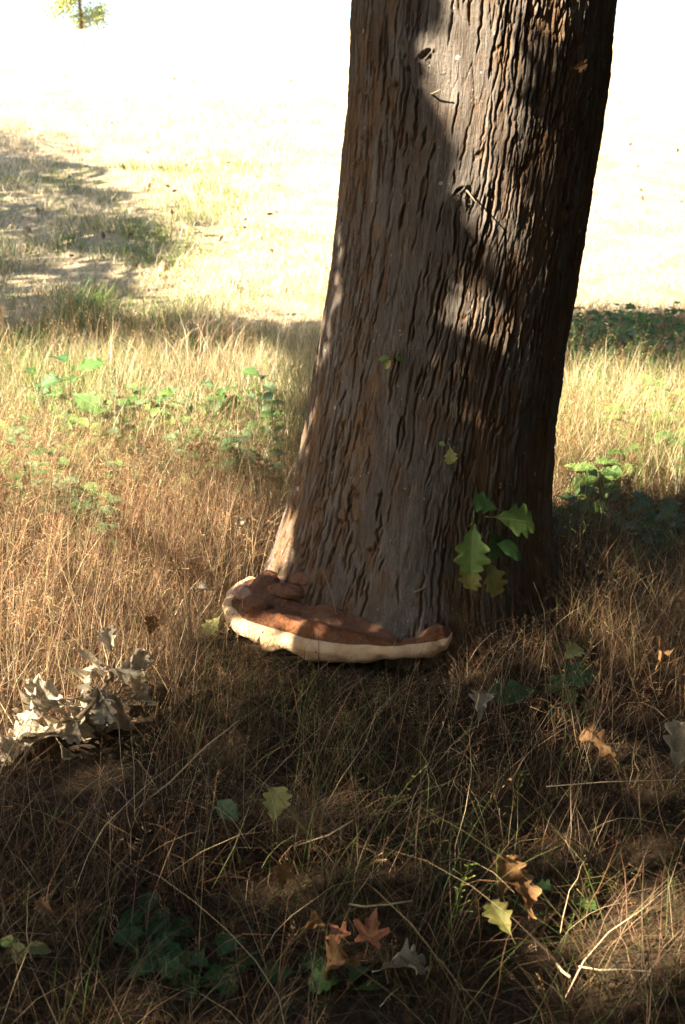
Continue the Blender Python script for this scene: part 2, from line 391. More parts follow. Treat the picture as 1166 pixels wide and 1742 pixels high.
# ------------------------------------------------------------------ where sun gets through the leaves (photo pixels; ground and trunk)
def blob(px, py, x, y, sx, sy, a=1.0): return a * np.exp(-(((px - x) / sx) ** 2 + ((py - y) / sy) ** 2))
def sun_share(P, on_trunk):
    px, py = project(P); x, y, z = P[..., 0], P[..., 1], P[..., 2]
    nz = fbm(x * 2.2 + 11, y * 1.6 + 5, 3, 3)
    # ---- ground
    t = np.zeros(px.shape)
    left = smooth(560, 480, px)
    midl = left * smooth(600, 635, py) * smooth(980, 840, py) * (.6 + 1.0 * smooth(.34, .52, nz)) * (.62 + .5 * smooth(860, 720, py))
    low = blob(px, py, 250, 970, 230, 100, .95) * (.5 + 1.2 * smooth(.38, .55, nz)) + blob(px, py, 60, 1110, 150, 110, .85) + blob(px, py, 30, 1240, 95, 42, 1.0) + blob(px, py, 130, 1215, 110, 50, .7) + blob(px, py, 250, 1165, 120, 60, .75) + blob(px, py, 310, 1060, 90, 40, .55)
    rgt = smooth(900, 930, px) * smooth(625, 680, py) * smooth(910, 880, py) * (.75 + .6 * smooth(.3, .5, nz))
    fg = blob(px, py, 1110, 1600, 120, 70, 1.35) + blob(px, py, 980, 1500, 110, 55, .28) + blob(px, py, 640, 1590, 50, 25, .3) + blob(px, py, 700, 1640, 60, 30, .25) + blob(px, py, 1130, 1330, 60, 60, .4) + blob(px, py, 830, 1150, 90, 110, .22) + blob(px, py, 1090, 1090, 90, 90, .30) + blob(px, py, 480, 1470, 90, 40, .22) + blob(px, py, 60, 1600, 60, 60, .28) + blob(px, py, 250, 1350, 120, 60, .22)
    t = midl + low + rgt + fg * .75
    t = np.where(py > 1180, np.maximum(t * (.5 + 1.0 * smooth(.4, .6, nz)), .03), t)
    # open slope, with the shade of the tree that stands to its left
    fieldm = smooth(590, 540, py) * smooth(8.5, 10.5, y)
    edge = 95 + 240 * smooth(210, 420, py) - 110 * smooth(430, 560, py)
    sh = smooth(edge + 50, edge - 70, px + 90 * (fbm(x * 1.3, y * .9 + 4, 2, 3) - .5) * 2) * smooth(185, 260, py - .35 * px * 0)
    streak = smooth(.52, .60, fbm(x * .7 + 3, y * 1.5 + .9 * x, 6, 3))
    sh = sh * (1 - .22 * streak)
    band = np.exp(-((py - 574) / 24) ** 2) * smooth(600, 520, px) * .92
    t = np.where(py < 620, np.maximum(t, fieldm * (1 - sh)) * (1 - band), t)
    t = t * (1 - .8 * smooth(930, 960, px) * smooth(512, 530, py) * smooth(640, 600, py) * .75)
    t = np.where((y > 10.5) & ((px < -60) | (px > 1230)), np.where(px < -60, .25, 1.0), t)
    # ---- trunk
    xl = np.interp(py, [0, 60, 100, 200, 300, 330, 400, 480, 560, 700, 900], [752, 735, 716, 730, 760, 776, 785, 760, 735, 735, 735])
    amp = np.interp(py, [0, 300, 360, 420, 520, 650, 800, 900], [1, 1, 1, .97, .93, .8, .5, 0])
    far_ = np.interp(px - xl, [0, 80, 150, 240], [1, 1, .72, .6])
    tt = smooth(-14, 10, px - xl) * amp * far_
    tt = np.maximum(tt, blob(px, py, 492, 925, 34, 90, .95))
    tt = np.maximum(tt, smooth(30, 8, px - np.interp(py, [0, 450, 600, 850], [598, 556, 534, 484])) * smooth(260, 380, py) * .6)
    tt = np.maximum(tt, smooth(930, 1000, py) * smooth(800, 700, px) * np.interp(px, [380, 470, 540, 770], [.9, .5, .12, .12]))
    tt = np.maximum(tt, blob(px, py, 830, 930, 75, 80, .45))
    t = np.maximum(t, blob(px, py, 585, 1080, 230, 90, .95) * smooth(1135, 1108, py) * np.where(px > 590, smooth(1094, 1108, py), smooth(1075, 1096, py)))
    return np.clip(np.where(on_trunk, tt, t), 0, 1)
kx = float((pc[-1] - pc[3]) / (pz[-1] - pz[3]))
def sun_hit(P):
    """where the sun ray through P goes on to land: trunk or ground"""
    d = -S; q = P.copy()
    ox = P[:, 0] - (pc[3] + kx * (P[:, 2] - pz[3])); oy = P[:, 1] - TY; dx = d[0] - kx * d[2]; dy = d[1]
    a = dx * dx + dy * dy; b = 2 * (ox * dx + oy * dy); c = ox * ox + oy * oy - .41 ** 2
    disc = b * b - 4 * a * c; t1 = np.where(disc > 0, (-b - np.sqrt(np.maximum(disc, 0))) / (2 * a), 1e9)
    tg = P[:, 2] / S[2]
    for _ in range(14):
        G = P + d * tg[:, None]; tg = tg + (G[:, 2] - terrain(G[:, 0], G[:, 1])) / S[2] * .8
    hit = (t1 > 0) & (t1 < tg); t = np.where(hit, t1, tg)
    return P + d * t[:, None], hit
def out_of_view(P, pad=90):
    px, py = project(P); d = P - CAM; f = d[:, 1] * cp - d[:, 2] * sp
    return (f < .15) | (px < -pad) | (px > 1166 + pad) | (py < -pad) | (py > 1742 + pad)
def leaf_cloud(P, size, tone, seed=1):
    r = np.random.default_rng(seed); n_ = len(P)
    a = r.normal(size=(n_, 3)); a /= np.linalg.norm(a, axis=1)[:, None]; b = r.normal(size=(n_, 3)); b = np.cross(a, b); b /= np.linalg.norm(b, axis=1)[:, None]
    s = (size * r.uniform(.7, 1.3, n_))[:, None]
    c = np.cross(a, b)
    V = np.stack([P - a * s, P + b * s * .55 + c * s * .12, P + a * s, P - b * s * .55 + c * s * .12], 1).reshape(-1, 3)
    i = np.arange(n_)[:, None] * 4
    F = np.concatenate([i + [0, 1, 2], i + [0, 2, 3]])
    cl = np.array(tone)[None] * r.uniform(.7, 1.35, (n_, 1)) * r.uniform(.9, 1.1, (n_, 3))
    return V, F, np.repeat(cl, 4, 0)
LAI = 4.0
E1 = np.cross(S, [0, 0, 1.]); E1 /= np.linalg.norm(E1); E2 = np.cross(S, E1)
def shade_leaves(T, hmin, hmax, seed):
    """leaves on the sunward side of target points T, thinned where sun gets through"""
    r = np.random.default_rng(seed)
    h = r.uniform(hmin, hmax, len(T)); P = T + S * (h / S[2])[:, None] + r.normal(size=T.shape) * .03
    H_, on = sun_hit(P); share = sun_share(H_, on)
    for q in range(5):                                   # a leaf also goes if its edge would reach into the sun
        a = q * 1.257; o_ = (E1 * math.cos(a) + E2 * math.sin(a)) * .05
        H2, on2 = sun_hit(P + o_); sh2 = sun_share(H2, on2); share = np.where(on2, np.maximum(share, sh2), share)
    keep = np.clip(-np.log(np.clip(share, .004, 1)) / LAI, 0, 1)
    k = (r.random(len(T)) < keep) & out_of_view(P) & (P[:, 2] > 1.9)
    return P[k]
# leaf area needed: LAI * target area * sin(el) / leaf area
def targets(x0, x1, y0, y1, size, seed):
    area = abs(x1 - x0) * abs(y1 - y0); n_ = int(LAI * area * math.sin(SUN_EL) / (1.1 * size * size) * 1.9)
    r = np.random.default_rng(seed); x = r.uniform(x0, x1, n_); y = r.uniform(y0, y1, n_)
    return np.stack([x, y, terrain(x, y)], -1)
OAKLEAF = (.055, .095, .025)
# near shade over the foreground and the trunk: the next oak's spreading boughs
near_pts = shade_leaves(targets(-4.2, 3.4, -1.0, 11.2, .075, 11), 3.2, 8.0, 12)
th_s = np.random.default_rng(5).uniform(R(-200), R(0), 5200); z_s = np.random.default_rng(6).uniform(-.05, 2.2, 5200)
Tt = np.stack([trunk_c(z_s) + trunk_r(z_s) * np.cos(th_s), TY + trunk_r(z_s) * np.sin(th_s), z_s], -1)
Tt = Tt[(np.cos(th_s) * S[0] + np.sin(th_s) * S[1]) > -.05]
trunk_pts = shade_leaves(np.repeat(Tt, 3, 0), 1.3, 3.2, 13)
field_pts = shade_leaves(targets(-10.5, 0.5, 10.6, 28, .11, 14), 3.2, 8.0, 15)
# the oak's own roof of leaves overhead
r_ = np.random.default_rng(21); n_ = 34000
a_ = r_.uniform(0, 2 * math.pi, n_); q_ = np.sqrt(r_.random(n_))
top = np.stack([.8 + 6.3 * q_ * np.cos(a_), 3.2 + 5.6 * q_ * np.sin(a_), 0 * q_], -1)
top[:, 2] = 4.2 + 1.2 * (1 - q_) + r_.random(n_) ** 1.3 * 4.0 * (1 - .5 * q_) + .8 * fbm(top[:, 0] * .7 + 50, top[:, 1] * .7 + 50, 4, 2)
Hh, on = sun_hit(top); share = sun_share(Hh, on)
top = top[(r_.random(n_) > smooth(.05, .5, share)) & out_of_view(top)]
V, F, cl = leaf_cloud(top, .15, OAKLEAF, 3)
link('crown', np_mesh('oak_crown', V, F, False, cl), M['crown_leaf'], oak)
def limbs(name, root, base, ends, r0, parent, seed, most=99):
    """boughs to the given ends; one that would shade a sunlit spot is left out"""
    r = random.Random(seed); made = 0
    for e in ends:
        p0 = Vector(base); p1 = Vector(e); pts = []
        for i in range(9):
            t = i / 8; p = p0.lerp(p1, t); p.z += .3 * math.sin(t * math.pi)
            if 0 < i < 8: p += Vector((r.uniform(-.15, .15), r.uniform(-.15, .15), r.uniform(-.1, .1)))
            pts.append(p)
        A_ = np.array([tuple(p) for p in pts]); u_ = np.linspace(0, 8, 130)
        Q_ = np.stack([np.interp(u_, range(9), A_[:, k]) for k in range(3)], -1); Q_ = np.concatenate([Q_ + E2 * .06, Q_ - E2 * .06]); hh, oo = sun_hit(Q_)
        if ((sun_share(hh, oo) > .4) & ~out_of_view(hh, 40)).any(): continue
        v, f = tube(pts, [r0 * (1 - .85 * i / 8) for i in range(9)], 8)
        link(name, np_mesh(name, v, f), M['bark'], parent); made += 1
        if made >= most: break
limbs('limb', oak, (float(trunk_c(5.6)), TY, 5.6), [(-3.2, 2.6, 6.4), (4.4, 2.2, 6.6), (1.6, 7.6, 6.9), (.4, -.6, 6.6), (-2.2, 6.2, 7.0), (1.6, 4.4, 8.6)], .16, oak, 3)
def shade_tree(name, label, P, x, y, h, size, rad, seed, tone=OAKLEAF):
    t = empty(name, (0, 0, 0), label, 'tree'); z0 = float(terrain(x, y))
    zs = np.linspace(-.2, h, 14); v, f = tube([(x + .12 * math.sin(zz * 1.3), y + .1 * math.cos(zz), z0 + zz) for zz in zs], [rad * (1 + .7 * math.exp(-max(zz, 0) * 3)) * (1 - .6 * zz / h) for zz in zs], 14)
    link('trunk', np_mesh('shade_trunk', v, f), M['bark'], t)
    V, F, cl = leaf_cloud(P, size, tone, seed)
    link('crown', np_mesh('shade_crown', V, F, False, cl), M['crown_leaf'], t)
    idx = np.random.default_rng(seed).choice(len(P), min(60, len(P)), replace=False)
    limbs('limb', t, (x, y, z0 + h * .62), [tuple(P[i]) for i in idx], .10, t, seed, 8)
shade_tree('shade_oak', 'spreading oak whose leaves shade the grass around the trunk', np.concatenate([near_pts, trunk_pts]), -8.6, -2.6, 8.0, .075, .3, 31)
shade_tree('slope_oak', 'oak at the edge of the slope casting shade on the mown grass', field_pts, -14.5, 12.0, 9.0, .11, .35, 32)

def light_block_tree(label, x, y, rad, z_lo, hgt, seed):  # unseen trees added to block light from the right and from behind
    r = np.random.default_rng(seed); m = 9000; q = r.normal(size=(m, 3)); q /= np.linalg.norm(q, axis=1)[:, None]
    q *= (r.random((m, 1)) ** .45) * (.75 + .5 * fbm(q[:, :1] * 2 + 9 + seed, q[:, 2:] * 2 + 9, 2, 3)); P = q * np.array([rad, rad, hgt / 2]) + np.array([x, y, z_lo + hgt / 2])
    Hh, on = sun_hit(P); k = out_of_view(P, 200) & ((sun_share(Hh, on) < .3) | out_of_view(Hh, 60)) & (P[:, 2] > .15); shade_tree('light_block_tree', label, P[k], x, y, hgt * .7, .17, .2, seed, (.045, .08, .025))
for i, (x, y, rad, zl, hg) in enumerate(((5.6, 1.0, 2.6, .2, 8), (6.6, 5.2, 2.7, .2, 8), (4.2, -4.6, 3.0, .2, 8), (-.4, -5.6, 3.0, .2, 8), (-5.0, -7.0, 3.2, .5, 8), (6.6, 9.4, 2.6, .1, 8), (8.2, 13.6, 3.0, .1, 9), (9.5, 3.0, 3.0, .1, 9))):
    light_block_tree(('added low branched tree out of view, blocking light right of the leaning oak', 'added dense tree out of view, blocking light farther right towards the slope', 'added dense tree out of view, blocking sky opposite the leafy shoot of the oak', 'added dense tree out of view, blocking sky opposite the bracket fungus', 'added dense tree out of view, blocking sky opposite the withered branch', 'added dense tree out of view, blocking light right of the rough meadow', 'added tall dense tree out of view, blocking light right of the mown slope', 'added tall dense tree out of view, blocking light behind the low branched one')[i], x, y, rad, zl, hg, 60 + i)

# ------------------------------------------------------------------ bracket fungus
def fungus():
    t = empty('bracket_fungus', at_depth(590, 1060, 3.55), 'large brown bracket fungus with a cream rim growing from the trunk base', 'fungus')
    base = Vector(t.location)
    # rim line (front) and root line (at the bark), left to right, as pixel + distance
    rim = [(432, 986, 3.86), (402, 1002, 3.78), (391, 1022, 3.70), (398, 1040, 3.64), (424, 1058, 3.58), (470, 1076, 3.53), (530, 1090, 3.48), (600, 1099, 3.45), (670, 1101, 3.44), (725, 1099, 3.45), (757, 1092, 3.47), (766, 1078, 3.52), (752, 1058, 3.60)]
    root = [(470, 984, 3.86), (474, 984, 3.84), (480, 984, 3.82), (492, 985, 3.79), (510, 990, 3.75), (535, 1000, 3.71), (570, 1014, 3.68), (615, 1026, 3.66), (655, 1034, 3.65), (695, 1038, 3.65), (722, 1040, 3.65), (740, 1044, 3.65), (748, 1050, 3.64)]
    def curve(a):
        P = np.array([tuple(at_depth(*q)) for q in a]); s = np.linspace(0, 1, len(a)); u = np.linspace(0, 1, ns)
        Q = np.stack([np.interp(u, s, P[:, k]) for k in range(3)], -1)
        for _ in range(5): Q[1:-1] = (Q[:-2] + 2 * Q[1:-1] + Q[2:]) / 4
        return Q
    ns = 170; A = curve(root); B = curve(rim); u = np.linspace(0, 1, ns)
    out = B - A; out[:, 2] = 0; ln = np.linalg.norm(out, axis=1)[:, None]; out = out / np.maximum(ln, 1e-6)
    A = A - out * .09                                     # reach into the bark
    thick = (.015 + .019 * np.sin(np.pi * u) ** .5) * np.interp(u, [0, .5, .8, 1], [1, 1, .78, .6])
    thick = thick * (1 + .5 * (fbm(u * 11, u * 0 + 3, 1, 3) - .5))
    B[:, 2] += .012; B[:, 2] += .012 * (fbm(u * 8, u * 0 + 5, 4, 3) - .5); B += out * (.035 * (fbm(u * 9, u * 0 + 2, 6, 3) - .5))[:, None]
    def surf(v):
        """v 0..1 top root->edge, 1..2 round the margin, 2..3 underside back to root"""
        v = np.asarray(v); s = np.broadcast_to(u[:, None], v.shape)
        vt = np.clip(v, 0, 1); vm = np.clip(v - 1, 0, 1); vu = np.clip(v - 2, 0, 1)
        P = A[:, None] + (B - A)[:, None] * vt[..., None]
        ang = vm * math.pi
        wob = 1 + .30 * (fbm(s * 20, ang * .8, 3, 4) - .5) * 2
        P = P + out[:, None] * (np.sin(ang) * thick[:, None] * 1.0 * wob)[..., None]
        P[..., 2] -= (1 - np.cos(ang)) * thick[:, None] * .92 * wob
        low = A.copy(); low[:, 2] -= .13
        Q = B.copy(); Q[:, 2] -= 2 * thick * .92
        Un = Q[:, None] + (low - Q)[:, None] * vu[..., None]
        P = np.where((v > 2)[..., None], Un, P)
        # concentric ridges, hollows and lumps on the upper side
        topm = np.sin(np.clip(vt, 0, 1) * math.pi * .5) * (v <= 1)
        ridge = .010 * np.sin(vt * 13 + 2.2 * fbm(s * 5, vt * 2, 2, 2)) * (vt > .12)
        lump = .060 * (fbm(s * 6 + 2, vt * 2.2, 4, 3) - .5) + .030 * (fbm(s * 20, vt * 6, 5, 4) - .5)
        edge = (1 - .8 * smooth(.9, 1.0, vt))
        hollow = -.020 * np.exp(-((s - .42) / .05) ** 2 - ((vt - .5) / .2) ** 2)
        lobe = .040 * np.exp(-((s - .2) / .10) ** 2 - ((vt - .55) / .25) ** 2) + .012 * (1 - vt) + .012 * np.exp(-((s - .62) / .16) ** 2 - ((vt - .5) / .3) ** 2)
        P[..., 2] += topm * ((ridge + lump + hollow + lobe) * edge) 
        return P, s, v
    jag = .02 * (fbm(u * 34, u * 0 + 1, 6, 4) - .5) * 2
    v_cap = 1.0 + .10 + .16 * (fbm(u * 9, u * 0 + 8, 2, 3) - .5) + jag * 2.4
    v_cap = np.where(u < .22, np.interp(u, [0, .22], [.86, 1.0]) + jag * 3, v_cap)
    for name, v0, v1, nv, m in (('cap', 0 * u, v_cap, 46, 'fungus_cap'), ('rim', v_cap, 1.93 + 0 * u, 26, 'fungus_rim'), ('pore_surface', 1.93 + 0 * u, 3 + 0 * u, 14, 'fungus_pores')):
        k = np.linspace(0, 1, nv); v = v0[:, None] + (v1 - v0)[:, None] * k[None]
        P, s, vv = surf(v)
        me = np_mesh(name, P.reshape(-1, 3) - np.array(base), grid_faces(ns, nv), vecs={'shelf': np.stack([s, np.clip(vv, 0, 1.2), 0 * s], -1).reshape(-1, 3)})
        o = link(name, me, M[m], t)
        if name == 'rim': o['label'] = 'thick rounded cream growing edge of the fungus'
    # small lobes at the left, against the bark
    for px, py, y, a, b, c, rz, m in ((520, 986, 3.72, .050, .034, .022, 10, 'fungus_cap'), (462, 989, 3.79, .058, .042, .022, -15, 'fungus_pink'), (416, 1012, 3.73, .040, .045, .026, 30, 'fungus_pink'), (488, 1006, 3.70, .065, .036, .026, -20, 'fungus_cap'), (440, 1028, 3.64, .05, .035, .022, -25, 'fungus_cap')):
        p = np.array(at_depth(px, py, y)); th_ = np.linspace(0, 2 * math.pi, 28, endpoint=False); ph = np.linspace(.02, math.pi - .02, 16)
        TT, PP = np.meshgrid(th_, ph); rr = 1 + .35 * (fbm(np.cos(TT) * 1.5 + 5 + px, np.sin(TT) * 1.5 + np.cos(PP) + 5, 3, 3) - .5) * 2
        v = np.stack([a * np.sin(PP) * np.cos(TT) * rr, b * np.sin(PP) * np.sin(TT) * rr, c * np.cos(PP) * rr], -1).reshape(-1, 3)
        q = R(rz); v = v @ np.array([[math.cos(q), math.sin(q), 0], [-math.sin(q), math.cos(q), 0], [0, 0, 1]])
        link('lobe', np_mesh('lobe', v, grid_faces(16, 28, True), vecs={'shelf': np.tile([.3, .5, 0], (len(v), 1))}), M[m], t, Vector(p) - base)
fungus()

# ------------------------------------------------------------------ leaves
def leaf_mesh(name, kind='oak', curl=.2, bend=.3, ripple=.05, seed=0, W=.30):
    """unit leaf along +Y, faces +Z; curl folds the halves, bend droops the tip"""
    r = np.random.default_rng(seed); nt_, nx = 26, 9
    t = np.linspace(0, 1, nt_); xs = np.linspace(-1, 1, nx)
    if kind == 'oak':
        env = np.sin(np.pi * np.clip(t, 0, 1) ** 1.25) ** .62 * (1 - .25 * (1 - t)); lob = 1 - .36 * (0.5 - .5 * np.cos(t * math.pi * 2 * 4.3 + .4)) ** 1.5 * (t < .93)
        wl = W * env * lob * (.35 + .65 * smooth(0, .45, t)); wr = np.roll(wl, 1) * r.uniform(.85, 1.12)
    else:
        env = np.sin(np.pi * t ** .8) ** .9; wl = W * env * (1 + .06 * np.sign(np.sin(t * 60))); wr = wl * r.uniform(.9, 1.1)
    T, Xs = np.meshgrid(t, xs, indexing='ij'); Wd = np.where(Xs < 0, wl[:, None], wr[:, None])
    x = Xs * Wd; y = T.copy()
    y = y + .10 * np.abs(Xs) * Wd / W * .8          # lobes point forward
    z = curl * np.abs(x) ** 1.5 / W ** .5 + ripple * ((vnoise(T * 5 + seed, Xs * 2 + seed, 3) - .5) * 2 + (ripple > .2) * .7 * (vnoise(T * 9 + seed, Xs * 4 + seed, 4) - .5)) * np.abs(Xs) + .02 * (vnoise(T * 16, Xs * 2 + seed, 5) - .5) * np.abs(Xs)
    a = bend * T; yy = np.where(abs(bend) > 1e-3, np.sin(a) / (bend if abs(bend) > 1e-3 else 1), T) + (y - T); zz = -(1 - np.cos(a)) / (bend if abs(bend) > 1e-3 else 1)
    V = np.stack([x, yy, zz + z], -1).reshape(-1, 3)
    v2, f2_ = tube([(0, -.16, .02), (0, -.06, .004), (0, .03, .004)], [.011, .010, .008], 5)
    F = [grid_faces(nt_, nx)]; k = len(V)
    uvv = np.concatenate([np.stack([Xs, T, 0 * T], -1).reshape(-1, 3), np.zeros((len(v2), 3))])
    return np_mesh(name, np.concatenate([V, v2]), F + [f + k for f in f2_], vecs={'leaf_uv': uvv})
def maple_mesh(name, seed=0, curl=.25):
    lob = [(0, 1.0), (18, .62), (28, .66), (40, .36), (55, .80), (66, .84), (80, .50), (92, .40), (112, .58), (122, .56), (140, .26), (170, .10)]
    pts = [(a, q) for a, q in lob] + [(-a, q) for a, q in lob[::-1] if a]
    rings = [0, .25, .5, .75, 1.0]; V = []; uvv = []
    for q in rings:
        for a, l_ in pts:
            rr = l_ * (q if q < 1 else 1); x = math.sin(R(a)) * rr * .85; y = math.cos(R(a)) * rr + .0
            V.append((x, y, curl * (x * x * .9 + .35 * y * y * (y > 0)) + .05 * math.sin(a * .13 + seed) * q)); uvv.append((abs(x), q, 0))
    nP = len(pts); F = []
    for i in range(1, len(rings)):
        for k in range(nP): F.append(((i - 1) * nP + k, (i - 1) * nP + (k + 1) % nP, i * nP + (k + 1) % nP, i * nP + k))
    v2, f2_ = tube([(0, -.75, .10), (.03, -.4, .05), (0, 0, .005)], [.014, .012, .012], 5)
    k = len(V)
    return np_mesh(name, np.concatenate([np.array(V), v2]), [np.array(F)[nP * 0:]] + [f + k for f in f2_], vecs={'leaf_uv': np.concatenate([np.array(uvv), np.zeros((len(v2), 3))])})
LM = {}
for mn in ('leaf_green', 'leaf_lime', 'leaf_dark', 'leaf_blue_green', 'leaf_blotched', 'leaf_yellow', 'leaf_pale_dead', 'leaf_brown'):
    dead = mn in ('leaf_pale_dead', 'leaf_brown')
    for k in range(4):
        me = leaf_mesh(mn, 'oak', (1.1, .5, 1.6, -.9)[k] if dead else (.25, .1, .4, -.15)[k], (.9, -1.1, 1.5, .5)[k] if dead else (.5, .25, .8, -.2)[k], .34 if dead else .06, 3 + k, .33 if dead else .42)
        me.materials.append(M[mn]); LM[mn, 'oak', k] = me
    if not dead:
        for k in range(3):
            me = leaf_mesh(mn, 'ovate', (.3, .15, .45)[k], (.5, .9, .2)[k], .05, 40 + k, .30); me.materials.append(M[mn]); LM[mn, 'ovate', k] = me
def aim(normal, tip):
    """rotation whose local Z is the leaf's face and local Y runs to its tip"""
    z = Vector(normal).normalized(); y = Vector(tip); y = (y - z * y.dot(z)).normalized(); x = y.cross(z)
    return Matrix((x, y, z)).transposed().to_euler()
def leaf(mat, kind, k, parent, loc, normal, tip, size, name='leaf'):
    return link(name, LM[mat, kind, k], None, parent, loc, aim(normal, tip), size)
TOCAM = (0, -.92, .38)

# shoots on the trunk (parts of the oak)
def shoot(px, py, label, leaves, stem_pts):
    p = Vector(pix_on_trunk(px, py)); sh_pts = [p + Vector(q) for q in stem_pts]
    v, f = tube(sh_pts, [.0045 - .003 * i / max(1, len(sh_pts) - 1) for i in range(len(sh_pts))], 6)
    st_ = link('leafy_shoot', np_mesh('leafy_shoot', v - np.array(p), f), M['stem'], oak, p); st_['label'] = label
    for lx, ly, dd, mat, kind, k, size, nrm, tip in leaves:
        q = at_depth(lx, ly, p.y - dd); leaf(mat, kind, k, st_, q - p, nrm, tip, size)
shoot(800, 900, 'green lobed oak leaves sprouting low on the dark side of the trunk', [
    (806, 884, .10, 'leaf_lime', 'oak', 0, .165, (-.25, -.9, .35), (-.05, -.2, -1)),
    (838, 880, .10, 'leaf_lime', 'oak', 1, .14, (.25, -.8, .55), (1.0, -.2, .14)),
    (832, 902, .07, 'leaf_dark', 'oak', 2, .115, (.2, -.9, .1), (.45, -.1, -.7)),
    (812, 950, .09, 'leaf_blotched', 'oak', 2, .105, (-.4, -.8, .4), (-.35, -.3, -1)),
    (826, 950, .10, 'leaf_blotched', 'oak', 0, .12, (.3, -.8, .5), (.35, -.3, -.9)),
    (845, 925, .08, 'leaf_dark', 'ovate', 1, .10, (.1, -.5, .9), (1, -.2, -.25)),
    (852, 868, .06, 'leaf_green', 'oak', 3, .09, (.1, -.9, .4), (-.9, 0, .4))],
    [(0, .02, 0), (.005, -.03, .03), (.012, -.07, .03), (.015, -.09, -.02), (.02, -.09, -.09)])
shoot(668, 614, 'small sprig of yellow green leaflets on the grey middle of the trunk', [
    (664, 610, .04, 'leaf_lime', 'ovate', 0, .036, (-.1, -.7, .6), (-1, -.1, .15)), (672, 608, .045, 'leaf_lime', 'ovate', 1, .034, (.2, -.8, .5), (1, -.1, .02)),
    (665, 612, .05, 'leaf_yellow', 'ovate', 2, .034, (-.2, -.9, .2), (-.6, -.1, -.9)), (668, 608, .05, 'leaf_brown', 'oak', 0, .03, (.1, -.7, .6), (.05, -.1, 1))],
    [(0, .02, 0), (0, -.02, .004), (0, -.045, .008)])
shoot(764, 756, 'single small yellowing leaf hanging from a bud on the trunk', [
    (765, 758, .03, 'leaf_yellow', 'oak', 1, .055, (.1, -.9, .3), (.1, -.1, -1)), (758, 758, .03, 'leaf_lime', 'ovate', 0, .026, (-.2, -.8, .5), (-.8, 0, .5))],
    [(0, .02, 0), (0, -.015, .004), (0, -.03, .0)])
shoot(980, 118, 'small red brown withered leaf stuck on the shaded bark', [(974, 116, .05, 'leaf_brown', 'oak', 1, .045, (.1, -.9, .4), (1, -.1, .1))], [(0, .02, 0), (-.003, -.03, .002), (-.006, -.05, 0)])
for px, py, pts in ((790, 322, [(0, .02, 0), (.008, -.02, -.005), (.035, -.035, -.04)]), (588, 497, [(0, .01, 0), (.015, -.03, .004), (.06, -.06, .012)]), (730, 160, [(0, .02, 0), (.01, -.03, 0), (.03, -.05, .01)]), (700, 1000, [(0, .02, 0), (.01, -.03, -.003), (.05, -.04, .02)])):
    p = Vector(pix_on_trunk(px, py)); v, f = tube([Vector(q) for q in pts], [.004, .003, .0018], 6)
    link('twig_stub', np_mesh('twig_stub', v, f), M['dead_wood'], oak, p)
for px, py, ex, ey in ((1030, 140, 1039, 126), (966, 520, 974, 512), (930, 735, 938, 728)):
    a = at_depth(px - 8, py, TY); b = at_depth(ex, ey, TY); v, f = tube([a, a.lerp(b, .5) + Vector((0, 0, .002)), b], [.005, .004, .002], 6)
    o = link('twig_stub', np_mesh('twig_stub', v, f), M['dead_wood'], oak)
    if ex == 1039: leaf('leaf_brown', 'oak', 2, o, at_depth(1030, 120, TY - .01), (.5, -.8, .2), (.5, 0, -1), .035)

# fallen leaves and sticks: one thing each
SPOTS = []
def fallen(name, px, py, mat, kind, k, size, nrm, tip, label, cat='leaf', group=None, h=.05):
    h = h + .03; o = leaf(mat, kind, k, None, ground_at(px, py, h), nrm, tip, size, name); SPOTS.append((*o.location, size)); return tag(o, label, cat, group)
mm = maple_mesh('red_maple', 1); mm.materials.append(M['leaf_red'])
o = link('maple_leaf', mm, None, None, ground_at(628, 1594, .07), aim((.1, -.65, .75), (.18, .5, .45)), .058); tag(o, 'bright rusty red maple leaf lying upright in the dark grass', 'leaf'); SPOTS.append((*o.location, .09))
o = link('maple_leaf', mm, None, None, ground_at(580, 1592, .05), aim((-.2, -.4, .9), (-.5, .6, .2)), .04); tag(o, 'small dull red maple leaf beside the larger bright red one', 'leaf')
fallen('fallen_leaf', 648, 1650, 'leaf_pale_dead', 'oak', 0, .11, (.15, -.5, .85), (1, .25, .2), 'pale curled dead leaf just in front of the red maple leaf', h=.06)
fallen('fallen_leaf', 612, 1634, 'leaf_brown', 'oak', 2, .10, (-.1, -.5, .85), (-1, .1, 0), 'dull tan dead leaf overlapping the pale curled leaf by the maple leaf', h=.06)
fallen('fallen_leaf', 852, 1536, 'leaf_brown', 'oak', 1, .11, (-.1, -.8, .6), (.2, .4, .8), 'upright rust brown dead leaf in the grass, the larger of a pair', h=.07)
fallen('fallen_leaf', 900, 1560, 'leaf_brown', 'oak', 0, .10, (.3, -.8, .4), (0, .1, 1), 'narrow rust brown dead leaf standing beside the larger brown one', h=.04)
fallen('fallen_leaf', 872, 1596, 'leaf_blotched', 'oak', 0, .085, (.1, -.6, .8), (-.4, .8, .3), 'yellowish brown leaf lying below the two rust brown leaves', h=.05)
fallen('fallen_leaf', 465, 1404, 'leaf_yellow', 'oak', 1, .085, (0, -.8, .6), (.1, .5, .8), 'pale yellow green leaf standing out in the dark grass', h=.09)
fallen('fallen_leaf', 405, 1398, 'leaf_blue_green', 'ovate', 0, .075, (0, -.7, .7), (-.6, .6, .3), 'bluish green leaf beside the pale yellow green one', h=.07)
fallen('fallen_leaf', 1150, 1320, 'leaf_pale_dead', 'oak', 1, .15, (-.3, -.8, .5), (.25, .4, .9), 'large pale tan dead leaf leaning in tall dry grass', h=.08)
fallen('fallen_leaf', 1045, 1290, 'leaf_brown', 'oak', 3, .11, (.1, -.6, .8), (-.5, .8, .3), 'dull olive brown leaf half buried in the dry grass', h=.06)
